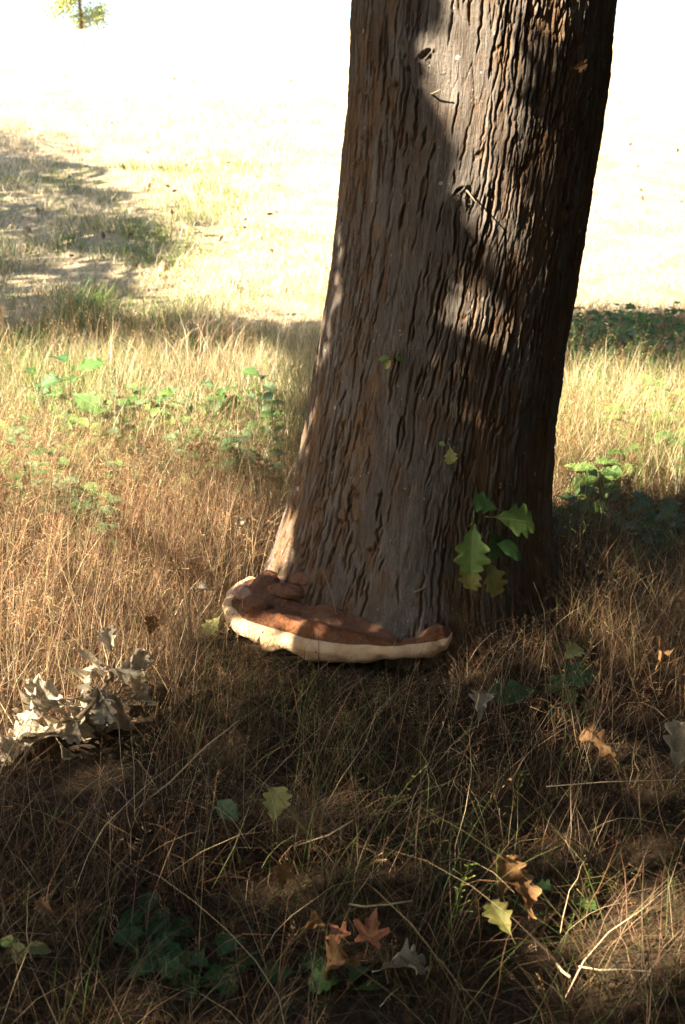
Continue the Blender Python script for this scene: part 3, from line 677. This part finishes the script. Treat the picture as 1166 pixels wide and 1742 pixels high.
fallen('fallen_leaf', 815, 1226, 'leaf_pale_dead', 'oak', 2, .12, (-.2, -.8, .5), (.2, .5, .9), 'withered straw coloured leaf in front of the dark root', h=.08)
fallen('fallen_leaf', 958, 1124, 'leaf_yellow', 'oak', 2, .08, (-.1, -.7, .6), (.6, .5, .3), 'dim yellow leaf at the foot of the dark trunk side', h=.10)
fallen('fallen_leaf', 1120, 1130, 'leaf_brown', 'oak', 2, .12, (.0, -.7, .6), (.4, .5, .5), 'grey brown curled leaf caught in the dry grass right of the trunk', h=.16)
fallen('fallen_leaf', 405, 908, 'leaf_pale_dead', 'ovate' if False else 'oak', 1, .06, (0, -.8, .6), (.2, .3, 1), 'tiny pale leaf caught in grass stems beside the left flare of the trunk', h=.22)
fallen('fallen_leaf', 376, 1046, 'leaf_yellow', 'oak', 3, .075, (-.2, -.8, .4), (-.3, .2, -.6), 'yellow leaf tucked under the left end of the bracket fungus', h=.14)
fallen('fallen_leaf', 366, 1006, 'leaf_pale_dead', 'oak', 0, .08, (-.1, -.7, .6), (-.8, .3, .2), 'tan leaf behind the left tip of the bracket fungus', h=.16)
fallen('fallen_leaf', 480, 1520, 'leaf_brown', 'oak', 1, .07, (.1, -.8, .6), (0, .4, .9), 'small grey brown leaf next to a nest of matted straw', h=.05)
fallen('fallen_leaf', 515, 1585, 'leaf_brown', 'oak', 2, .07, (.1, -.7, .6), (.6, .4, .3), 'small dark red brown leaf in the hollow behind the maple leaf', h=.04)
fallen('fallen_leaf', 95, 1560, 'leaf_brown', 'oak', 0, .06, (.1, -.7, .6), (-.6, .4, .3), 'small reddish leaf in the dark grass beside low green plants', h=.05)
fallen('fallen_leaf', 255, 1085, 'leaf_brown', 'oak', 1, .07, (.1, -.8, .5), (.1, .4, .8), 'orange brown leaf in sunlit straw behind the withered branch', h=.14)
def stick(pts, r0, label, name='dry_stalk', mat='straw', cat='stalk'):
    P = [ground_at(px, py, h) for px, py, h in pts]; v, f = tube([p - P[0] for p in P], [r0 * (1 - .4 * i / len(P)) for i in range(len(P))], 6)
    o = link(name, np_mesh(name, v, f), M[mat], None, P[0]); tag(o, label, cat)
stick([(594, 1538, .06), (620, 1542, .07), (660, 1539, .07), (702, 1532, .08)], .0022, 'pale straw stalk lying behind the red maple leaf')
stick([(985, 1644, .07), (1020, 1650, .085), (1060, 1649, .09), (1108, 1653, .10)], .0018, 'pale straw stalk lying level in the sunlit corner of grass')
stick([(948, 1640, .06), (957, 1652, .07), (970, 1662, .07)], .0035, 'short thick pale broken straw beside a long level stalk')
stick([(228, 1380, .03), (290, 1330, .10), (350, 1270, .17), (408, 1225, .22)], .0022, 'long straight straw leaning up out of the shaded grass')
stick([(500, 1440, .05), (560, 1420, .12), (600, 1396, .15)], .002, 'straw arching over the matted nest of grass')
stick([(930, 1338, .10), (1030, 1330, .12), (1166, 1326, .12)], .0015, 'thin level straw crossing the dark grass right of the trunk')
# withered branch with curled leaves
db = empty('withered_branch', ground_at(150, 1245), 'fallen withered branch with curled pale oak leaves in the left grass', 'branch')
b0 = db.location
pp = [ground_at(60, 1262, .03), ground_at(120, 1235, .07), ground_at(160, 1195, .12), ground_at(190, 1150, .11), ground_at(196, 1122, .12)]
v, f = tube([p - b0 for p in pp], [.008, .008, .007, .005, .003], 7); link('stem', np_mesh('stem', v, f), M['dead_wood'], db)
for px, py, h, k, size, nrm, tip in ((192, 1120, .20, 0, .11, (.1, -.8, .5), (-.2, .3, .9)), (176, 1140, .18, 2, .12, (-.4, -.7, .5), (-.9, .1, .3)), (205, 1150, .17, 1, .11, (.4, -.8, .3), (.6, .1, .5)), (196, 1175, .14, 0, .15, (.1, -.9, .3), (.1, -.2, -1)),
        (175, 1190, .13, 3, .13, (-.1, -.8, .5), (-.7, -.2, -.4)), (128, 1200, .11, 1, .15, (-.1, -.7, .7), (-.9, .1, .25)), (120, 1225, .08, 2, .14, (-.2, -.7, .6), (-1, -.2, -.2)), (95, 1245, .06, 0, .15, (0, -.6, .8), (-1, -.1, .1)), (70, 1258, .05, 1, .13, (.2, -.7, .7), (-.8, -.5, -.1)), (100, 1262, .04, 3, .12, (.2, -.8, .5), (.4, -.5, -.3)), (215, 1190, .12, 2, .11, (.3, -.8, .4), (.9, .1, .2))):
    q = ground_at(px, py, h * .7 + .02); SPOTS.append((*q, size)); leaf('leaf_pale_dead', 'oak', k, db, q - b0, nrm, tip, size)

for i in range(12):
    t_ = i / 11; px, py = 55 + 145 * t_ + random.uniform(-22, 22), 1262 - 125 * t_ + random.uniform(-12, 14); q = ground_at(px, py, .05 + .12 * t_)
    leaf('leaf_pale_dead', 'oak', i % 4, db, q - b0, (random.uniform(-.5, .5), -.8, random.uniform(.2, .8)), (random.uniform(-1, 1), random.uniform(-.4, .4), random.uniform(-.7, .5)), random.uniform(.09, .13))
# green plants: stem and leaves
def plant(px, py, n_, hgt, size, mats, label, group=None, spread=.8, kind='oak', seed=0, name='broad_leaved_plant'):
    r = random.Random(seed * 31 + int(px) + int(py)); p = ground_at(px, py)
    if in_trunk(p.x, p.y, .1, .06): return
    t = empty(name, p, label, 'plant', group)
    SPOTS.append((p.x, p.y, p.z, size * .8))
    lean = Vector((r.uniform(-.15, .15), r.uniform(-.12, .05), 1)); pts = [lean * hgt * q for q in (-.1, .35, .7, 1)]
    v, f = tube(pts, [.004, .0035, .003, .002], 5); link('stem', np_mesh('stem', v, f), M['stem'], t)
    for i in range(n_):
        q = .25 + .75 * i / max(1, n_ - 1); a = i * 2.4 + r.uniform(-.4, .4) + seed
        tip = Vector((math.cos(a), math.sin(a) * .8, r.uniform(-.25, .55))); up = Vector((math.cos(a) * -.25, -.35 + r.uniform(-.3, .2), 1))
        if q > .9: tip.z += .4
        leaf(r.choice(mats), kind if (kind, i) else kind, r.randrange(3), t, lean * hgt * q + tip * size * .12 * spread, up, tip, size * r.uniform(.75, 1.2))
    return t
tall = plant(128, 748, 9, .40, .17, ['leaf_green', 'leaf_green', 'leaf_dark'], 'tall upright leafy sapling rising above the sunlit grass', seed=2, name='sapling')
rr_ = random.Random(4)
def LL(x, y):
    if y > 845: return 'green plant half hidden in the brown grass below the sunlit leaf patch', 'half hidden plants in brown grass'
    if x < 225: return 'leafy green plant clustered round the foot of the tall sapling', 'plants round the sapling'
    if x < 365: return 'sunlit broad leaved plant between the sapling and the plants by the trunk', 'sunlit plants in the open meadow'
    return 'bright green broad leaved plant growing next to the left side of the trunk', 'plants next to the trunk'
left_spots = [(20, 800), (25, 835), (110, 770), (150, 800), (190, 755), (215, 790), (100, 830), (205, 845), (240, 730), (280, 770), (310, 800), (330, 745), (370, 770), (385, 735), (410, 800), (440, 760), (465, 745), (470, 800), (350, 830), (430, 845), (85, 890), (120, 920), (160, 915), (100, 870), (180, 940), (60, 860), (250, 860), (300, 850), (20, 900), (280, 730), (420, 720), (450, 700)]
for _ in range(10): left_spots.append((rr_.uniform(0, 490), rr_.uniform(700, 880)))
for i, (x, y) in enumerate(left_spots):
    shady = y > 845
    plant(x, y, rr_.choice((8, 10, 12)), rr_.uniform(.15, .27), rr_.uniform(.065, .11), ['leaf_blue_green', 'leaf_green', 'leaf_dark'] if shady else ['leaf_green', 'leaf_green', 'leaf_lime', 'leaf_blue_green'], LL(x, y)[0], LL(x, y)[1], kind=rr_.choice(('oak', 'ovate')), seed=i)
for i, (x, y) in enumerate([(985, 625), (1010, 608), (1040, 612), (1075, 600), (1100, 615), (1130, 605), (1155, 625), (1080, 645), (1120, 650), (1000, 650), (1050, 640), (970, 600), (1025, 585), (1060, 588), (1110, 585), (1145, 590), (995, 590)]):
    plant(x, y, 16, rr_.uniform(.2, .36), rr_.uniform(.07, .11), ['leaf_dark', 'leaf_green', 'leaf_green'], 'dark green leafy plant in the thicket behind the trunk where the slope begins', 'leafy thicket behind the trunk', kind='oak', seed=i)
for i in range(12):
    plant(rr_.uniform(955, 1170), rr_.uniform(690, 880), 8, rr_.uniform(.12, .22), rr_.uniform(.07, .11), ['leaf_green', 'leaf_lime'], 'small fresh green plant in the bright straw between thicket and shade', 'plants in the bright straw', kind='ovate', seed=i)
for i, (x, y) in enumerate([(955, 905), (985, 900), (1075, 925), (1100, 915), (1125, 910), (1150, 905), (1165, 930), (1140, 945), (1110, 945), (1060, 905)]):
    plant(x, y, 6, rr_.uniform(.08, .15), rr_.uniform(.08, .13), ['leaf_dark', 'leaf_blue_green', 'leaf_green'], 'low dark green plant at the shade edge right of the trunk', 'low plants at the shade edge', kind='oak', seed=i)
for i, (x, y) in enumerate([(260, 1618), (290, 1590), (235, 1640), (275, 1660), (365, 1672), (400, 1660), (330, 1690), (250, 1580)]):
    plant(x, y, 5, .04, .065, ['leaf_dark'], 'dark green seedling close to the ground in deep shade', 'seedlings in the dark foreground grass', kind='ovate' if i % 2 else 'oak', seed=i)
plant(595, 1700, 4, .04, .06, ['leaf_green', 'leaf_lime'], 'bright green lobed seedling in front of the fallen maple leaf', seed=3, name='oak_seedling')
plant(515, 1672, 3, .04, .06, ['leaf_dark'], 'tiny dark green seedling beside the bright green lobed one', seed=1, name='oak_seedling')
plant(925, 1205, 4, .07, .13, ['leaf_green', 'leaf_lime', 'leaf_dark'], 'oak seedling with a long green leaf before the dark root', seed=5, name='oak_seedling')
plant(952, 1560, 3, .05, .07, ['leaf_green'], 'green seedling beside the upright rust brown leaves', seed=4, name='oak_seedling')
plant(975, 1200, 3, .06, .07, ['leaf_lime'], 'small lime green seedling next to the long leaved one', seed=6, name='oak_seedling')
plant(40, 1640, 5, .05, .05, ['leaf_lime', 'leaf_yellow'], 'small yellow green seedling in the weak sun patch on the left', seed=8, name='oak_seedling', kind='ovate')

# ------------------------------------------------------------------ grass
class Blades:
    def __init__(s): s.V = []; s.F = []; s.C = []; s.n = 0
    def add(s, x, y, L, lean, az, w, colr, seg=3, droop=.3, z0=-.01, r=None):
        n_ = len(x); t = np.linspace(0, 1, seg + 1)
        dx, dy = np.cos(az), np.sin(az); wa = az + math.pi / 2 + rng.normal(0, .7, n_)
        wx, wy = np.cos(wa), np.sin(wa)
        th0 = lean[:, None] * (.35 + .0 * t) + (lean * .65 + droop)[:, None] * t[None] ** 1.3
        th0 = np.minimum(th0, 2.2)
        ds = L[:, None] / seg
        hz = np.concatenate([np.zeros((n_, 1)), np.cumsum(np.sin(th0[:, 1:]) * ds, 1)], 1); vz = np.concatenate([np.zeros((n_, 1)), np.cumsum(np.cos(th0[:, 1:]) * ds, 1)], 1)
        kink = np.cumsum(rng.normal(0, .10, (n_, seg + 1)), 1) * L[:, None] * .22; kink[:, 0] = 0
        cx = x[:, None] + dx[:, None] * hz - dy[:, None] * kink; cy = y[:, None] + dy[:, None] * hz + dx[:, None] * kink
        cz = terrain(x, y)[:, None] + z0 + vz
        gz = terrain(cx, cy); cz = np.maximum(cz, gz + .004)
        hw = (w / 2)[:, None] * np.clip(1.15 - t, .12, 1)[None]
        Lf = np.stack([cx - wx[:, None] * hw, cy - wy[:, None] * hw, cz], -1); Rt = np.stack([cx + wx[:, None] * hw, cy + wy[:, None] * hw, cz + hw * .3], -1)
        V = np.stack([Lf, Rt], 2).reshape(-1, 3); k = 2 * (seg + 1)
        b = (np.arange(n_) * k)[:, None, None] + (np.arange(seg) * 2)[None, :, None] + np.array([0, 1, 3, 2])[None, None] + s.n
        s.V.append(V); s.F.append(b.reshape(-1, 4)); s.C.append(np.repeat(colr, k, 0)); s.n += len(V)
        return np.stack([cx, cy, cz], -1)
    def build(s, name, mat, label):
        o = link(name, np_mesh(name, np.concatenate(s.V), [np.concatenate(s.F)], False, np.concatenate(s.C)), M[mat])
        return tag(o, label, 'grass', kind='stuff')
def scatter(n_, y0, y1, pad=.8, power=1.0):
    """points in the viewed wedge, with a margin on either side"""
    y = y0 + (y1 - y0) * rng.random(n_) ** power; hw = .30 * y + pad; x = (rng.random(n_) * 2 - 1) * hw
    k = rng.random(n_) < hw / (.30 * y1 + pad); x, y = x[k], y[k]
    k = ~in_trunk(x, y, np.zeros(len(x)) + .05, .01); return x[k], y[k]
STRAW = np.array([.44, .32, .18]); TAN = np.array([.33, .215, .115]); RUST = np.array([.25, .125, .06]); PALE = np.array([.56, .43, .25]); GREEN = np.array([.10, .165, .035]); OLIVE = np.array([.20, .21, .065])
def tint(x, y, dry=(STRAW, TAN, PALE, RUST), p=(.4, .3, .12, .18), green=.1, seed=0, gscale=1.1, boost=0.0, patch=.6):
    n_ = len(x); dry = np.array(dry); c = dry[rng.choice(len(dry), n_, p=p)]
    gm = smooth(.5, .68, fbm(x * gscale + 20 + seed, y * gscale + 20, 2, 3)) * patch + green + boost
    isg = rng.random(n_) < gm; gcol = np.where(rng.random(n_)[:, None] < .5, GREEN, OLIVE)
    c = np.where(isg[:, None], gcol, c)
    return c * rng.uniform(.7, 1.25, (n_, 1)) * rng.uniform(.94, 1.06, (n_, 3))
def clear_view(x, y, L, az, lean):
    """shorter where stems would hide the fungus and the trunk foot"""
    hgt = L * np.cos(np.minimum(lean, 1.4) * .8); P = np.stack([x, y, terrain(x, y) + hgt], -1); px, py = project(P)
    lim = np.interp(px, [330, 400, 480, 600, 700, 770, 800, 950, 1010], [0, 1085, 1125, 1150, 1152, 1140, 1075, 1030, 0])
    bad = (py < lim) & (y < 3.72) & (rng.random(len(x)) < .985)
    P0 = np.stack([x, y, terrain(x, y)], -1); _, p0 = project(P0)
    f = np.clip((p0 - lim) / np.maximum(p0 - py, 1), .06, 1); L = np.where(bad, L * f, L); ok = ~(bad & (f < .15))
    return open_up(x, y, L), ok
def open_up(x, y, L, share=.85):
    for sx, sy, sz_, s_ in SPOTS:                     # grass is pressed down just before a leaf
        m = (np.abs(x - sx * y / sy) < s_ * .55) & (y < sy + .04) & (y > sy - .14 - 1.6 * s_) & (rng.random(len(x)) < share); L = np.where(m, L * .35, L)
    return L
# matted thatch close to the camera, its colour darkened for the foreground shade
thatch = Blades()
x, y = scatter(62000, 1.55, 6.4, .7)
L = rng.uniform(.09, .26, len(x)); lean = np.clip(rng.normal(1.25, .28, len(x)), .5, 1.6); az = rng.uniform(0, 6.283, len(x))
L, k = clear_view(x, y, L, az, lean); x, y, L, lean, az = x[k], y[k], L[k], lean[k], az[k]
fgg = smooth(2.8, 2.0, y) * .06
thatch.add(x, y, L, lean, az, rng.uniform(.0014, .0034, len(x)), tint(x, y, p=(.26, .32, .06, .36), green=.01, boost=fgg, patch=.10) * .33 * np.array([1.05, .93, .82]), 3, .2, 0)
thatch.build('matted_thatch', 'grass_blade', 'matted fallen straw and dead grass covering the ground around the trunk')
# standing dry grass near, most blades darkened in colour for the shade too
near = Blades()
x, y = scatter(36000, 1.6, 6.4, .7)
dens = smooth(.30, .60, fbm(x * 1.4 + 3, y * 1.4 + 8, 5, 3)); k = rng.random(len(x)) < .18 + .82 * dens ** 1.4; x, y = x[k], y[k]
L = rng.uniform(.16, .50, len(x)) * (.7 + .5 * smooth(2.0, 3.4, y)); lean = np.abs(rng.normal(.75, .42, len(x))); az = rng.normal(.3, 1.5, len(x)) + 3.0 * (rng.random(len(x)) < .45)
L, k = clear_view(x, y, L, az, lean); x, y, L, lean, az = x[k], y[k], L[k], lean[k], az[k]
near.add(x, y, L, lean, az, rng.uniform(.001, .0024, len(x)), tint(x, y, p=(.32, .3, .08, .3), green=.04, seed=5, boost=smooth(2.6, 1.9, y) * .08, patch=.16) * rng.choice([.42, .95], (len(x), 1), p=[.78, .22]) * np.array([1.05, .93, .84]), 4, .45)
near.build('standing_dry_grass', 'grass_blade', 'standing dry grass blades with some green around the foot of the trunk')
straws = Blades()
x, y = scatter(5200, 1.6, 5.6, .6); L = rng.uniform(.22, .6, len(x)); lean = np.clip(rng.normal(1.2, .25, len(x)), .6, 1.5); az = rng.uniform(0, 6.283, len(x))
L, k = clear_view(x, y, L, az, lean * .8); x, y, L, lean, az = x[k], y[k], L[k], lean[k], az[k]
straws.add(x, y, L, lean, az, rng.uniform(.0011, .0022, len(x)), tint(x, y, (STRAW, TAN, PALE, RUST), (.35, .2, .25, .2), 0) * rng.choice([.6, 1.15], (len(x), 1)), 6, .15, .04)
straws.build('fallen_straws', 'grass_blade', 'long loose straws lying crosswise over the matted grass')
# rough meadow between the tree and the slope
mid = Blades()
x, y = scatter(78000, 5.2, 11.4, 1.0)
k = (y < FIELD_Y + .8 * (vnoise(x * 1.3, y * 0 + 2, 3))) ; x, y = x[k], y[k]
L = rng.uniform(.10, .34, len(x)) * (1.05 - .45 * smooth(8.4, 10.8, y)) * (.75 + .5 * fbm(x * 1.2, y * 1.2 + 7, 1, 3)); lean = np.abs(rng.normal(.35, .32, len(x))); az = rng.uniform(0, 6.283, len(x)); L = open_up(x, y, L, .3)
mid.add(x, y, L, lean, az, rng.uniform(.002, .0048, len(x)), tint(x, y, (np.array([.47, .37, .20]), TAN, np.array([.60, .52, .34]), np.array([.36, .34, .15])), p=(.28, .07, .45, .20), green=.24, seed=9, boost=.30 * np.exp(-((y - 6.6) / 1.3) ** 2)), 3, .4)
mid.build('meadow_grass', 'grass_blade', 'rough sunlit meadow grass between the trunk and the mown slope')
# flowering stems with fine seed heads
pan = Blades(); tips = []
def stems(n_, y0, y1, Lr, dens_fn, w=(.0009, .0017), nsp=18):
    x, y = scatter(n_, y0, y1, .7)
    P = np.stack([x, y, terrain(x, y)], -1); px, py = project(P)
    k = rng.random(len(x)) < dens_fn(px, py, x, y); x, y = x[k], y[k]
    L = rng.uniform(*Lr, len(x)); lean = np.abs(rng.normal(.22, .2, len(x))); az = rng.normal(.2, 1.4, len(x))
    L, k = clear_view(x, y, L, az, lean); x, y, L, lean, az = x[k], y[k], L[k], lean[k], az[k]
    c = tint(x, y, (STRAW, TAN, RUST, PALE), (.35, .3, .25, .1), .03)
    Q = pan.add(x, y, L, lean, az, rng.uniform(*w, len(x)), c, 5, .25)
    for i in range(nsp):
        q = rng.uniform(.58, 1.0, len(x)); j = np.clip((q * 5).astype(int), 0, 4); fr = q * 5 - j; ar = np.arange(len(x))
        A = Q[ar, j] * (1 - fr)[:, None] + Q[ar, j + 1] * fr[:, None]
        wd = (.034 * (1 - (q - .58) / .5))[:, None] * rng.uniform(.3, 1, (len(x), 1)) * np.clip(L / .45, .3, 1)[:, None]
        B = A + rng.normal(size=(len(x), 3)) * wd * np.array([1, 1, .45]) + np.array([0, 0, 1]) * wd * .7
        tips.append((A, B, c))
stems(15000, 2.6, 6.5, (.30, .58), lambda px, py, x, y: np.where(px < 480, smooth(780, 900, py) * smooth(1330, 1150, py) * .95, .06 + .22 * (px > 780) * smooth(1300, 1150, py)))
stems(2200, 1.8, 3.4, (.22, .48), lambda px, py, x, y: .45 + 0 * px, nsp=14)
stems(6000, 5.6, 10.6, (.32, .58), lambda px, py, x, y: .8 + 0 * px, w=(.0014, .0026), nsp=11)
pan.build('flowering_grass_stems', 'grass_blade', 'thin dry flowering grass stems rising above the matted grass')
A = np.concatenate([t[0] for t in tips]); B = np.concatenate([t[1] for t in tips]); Cc = np.concatenate([t[2] for t in tips])
d = B - A; ln = np.linalg.norm(d, axis=1)[:, None] + 1e-6; d = d / ln; sd = np.cross(d, rng.normal(size=d.shape)); sd /= np.linalg.norm(sd, axis=1)[:, None] + 1e-6
e = .0045 * rng.uniform(.6, 1.3, (len(A), 1)); wq = .0011
far_w = np.clip(A[:, 1:2] / 4.0, .9, 1.9)
V = np.stack([A, B + sd * .0004, B - sd * .0004, B - d * e * .3, B + sd * wq * far_w + d * e * .4, B + d * e, B - sd * wq * far_w + d * e * .4], 1).reshape(-1, 3)
i = np.arange(len(A))[:, None] * 7
o = link('grass_seed_heads', np_mesh('grass_seed_heads', V, [i + [0, 1, 2], i + [3, 4, 5, 6]], False, np.repeat(Cc * np.array([1.08, .98, .92]), 7, 0)), M['panicle'])
tag(o, 'hazy red brown seed heads of the dry flowering grass', 'grass', kind='stuff')
# mown turf on the slope
turf = Blades()
y = FIELD_Y - .3 + 22 * rng.random(165000) ** 1.6; x = (rng.random(len(y)) * 2 - 1) * (.30 * y + 1.5); k = (x < .2) | (rng.random(len(x)) < .35); x, y = x[k], y[k]
tuft = fbm(x * 2.1 + 8, y * 2.1 + 8, 6, 3); k = rng.random(len(x)) < .25 + .9 * smooth(.42, .62, tuft) + .25 * (x < -.5); x, y, tuft = x[k], y[k], tuft[k]
L = rng.uniform(.035, .10, len(x)) * (1 + .7 * smooth(-.5, -2.2, x)) * (.6 + 1.1 * smooth(.42, .7, tuft)) * (1 + 1.4 * (1 - smooth(10, 12.2, y)) * (px if False else 1)); lean = np.abs(rng.normal(.6, .4, len(x))); az = rng.uniform(0, 6.283, len(x))
turf.add(x, y, L, lean, az, rng.uniform(.004, .009, len(x)) * (.7 + y / 30), tint(x, y, (STRAW, TAN, PALE, np.array([.66, .58, .43])), (.08, .10, .32, .50), .03, seed=3, gscale=.55, patch=.08 + .5 * smooth(.2, -1.5, x) * smooth(26, 20, y), boost=.35 * smooth(-1.0, -2.6, x) * smooth(24, 18, y)), 2, .4, 0)
turf.build('mown_turf', 'grass_blade', 'short dry mown grass in tufts on the bright slope')
# leaf litter and dark specks scattered over the slope
y = FIELD_Y + 1 + 50 * rng.random(1500) ** 1.3; x = (rng.random(len(y)) * 2 - 1) * (.30 * y + 2)
k = rng.random(len(x)) < .05 + .8 * smooth(.56, .72, fbm(x * .8, y * .6 + 30, 7, 3)); x, y = x[k], y[k]
V, F, cl = leaf_cloud(np.stack([x, y, terrain(x, y) + .05], -1), .05, (.11, .06, .035), 77)
o = link('slope_leaf_litter', np_mesh('slope_leaf_litter', V, F, False, cl), M['crown_leaf']); tag(o, 'small dead brown leaves scattered over the bright slope', 'leaves', kind='stuff')

# pale tussock of tall bleached straw behind the meadow
def tussock(px, py, n_, hgt, label, colr, spread=.3):
    p = ground_at(px, py); b = Blades(); m = n_
    x = p.x + rng.normal(0, spread, m); y = p.y + rng.normal(0, .08, m)
    lean = np.abs(rng.normal(.3, .35, m)); az = rng.uniform(0, 6.283, m); L = rng.uniform(.5, 1.0, m) * hgt
    b.add(x, y, L, lean, az, rng.uniform(.005, .009, m), np.tile(colr, (m, 1)) * rng.uniform(.8, 1.1, (m, 1)), 5, .8)
    o = link('grass_tussock', np_mesh('grass_tussock', np.concatenate(b.V) - np.array(p), [np.concatenate(b.F)], False, np.concatenate(b.C)), M['grass_blade'], None, p)
    tag(o, label, 'grass', 'grass tussocks above the thicket' if 'thicket' in label else None)
tussock(318, 632, 80, .48, 'bleached straw tussock standing tall at the foot of the slope', np.array([.66, .56, .36]), .22)
for tx in (965, 1035, 1070, 1105, 1135, 1160):
    tussock(tx, 566, 260, .36, 'greyish brown tall grass tussock above the leafy thicket', np.array([.36, .28, .18]), .17)
tussock(1000, 560, 260, .40, 'brownish tall grass tussock at the slope edge right of the trunk', np.array([.40, .29, .17]), .2)
# matted nest of straw in the dark foreground
p = ground_at(520, 1450); b = Blades(); m = 420
a_ = rng.uniform(0, 6.283, m); q_ = np.abs(rng.normal(0, .07, m)); x = p.x + np.cos(a_) * q_ * 1.3; y = p.y + np.sin(a_) * q_
b.add(x, y, rng.uniform(.08, .2, m), rng.uniform(1.0, 1.6, m), rng.normal(-.3, .6, m) + math.pi * (rng.random(m) < .5), rng.uniform(.0012, .0022, m), np.tile(STRAW * np.array([.9, .75, .68]), (m, 1)) * rng.uniform(.6, 1.2, (m, 1)), 4, .3, .05)
o = link('straw_nest', np_mesh('straw_nest', np.concatenate(b.V) - np.array(p), [np.concatenate(b.F)], False, np.concatenate(b.C)), M['grass_blade'], None, p)
tag(o, 'matted nest of fine reddish straw in the dark grass', 'straw')

# ------------------------------------------------------------------ trees on the crest
def crest_tree(px, d, z_lo, rad, hgt, label, seed):
    r = np.random.default_rng(seed); xx = (px - CX0) / FPX * d * 1.0; z0 = float(terrain(xx, d)); t = empty('crest_tree', (xx, d, z0), label, 'tree')
    zs = np.linspace(-.2, z_lo + hgt * .6, 10); v, f = tube([(.1 * math.sin(q), 0, q) for q in zs], [.16 * (1 - .07 * i) for i in range(10)], 9)
    link('trunk', np_mesh('crest_trunk', v, f), M['bark'], t)
    cl_ = r.normal(size=(16, 3)); cl_ /= np.linalg.norm(cl_, axis=1)[:, None]; cl_ *= r.uniform(.5, 1.15, (16, 1)) * np.array([rad, rad, hgt / 2]); cl_[:, 2] += z_lo + hgt / 2
    P = np.concatenate([c + r.normal(size=(170, 3)) * rad * .22 for c in cl_]); P[:, 2] = np.maximum(P[:, 2], z_lo * .55)
    V, F, cc = leaf_cloud(P, .11, (.30, .33, .13), seed); link('crown', np_mesh('crest_crown', V, F, False, cc), M['crown_leaf'], t)
crest_tree(165, 82, 1.0, 1.5, 4.2, 'small sunlit tree alone on the crest of the slope', 5)
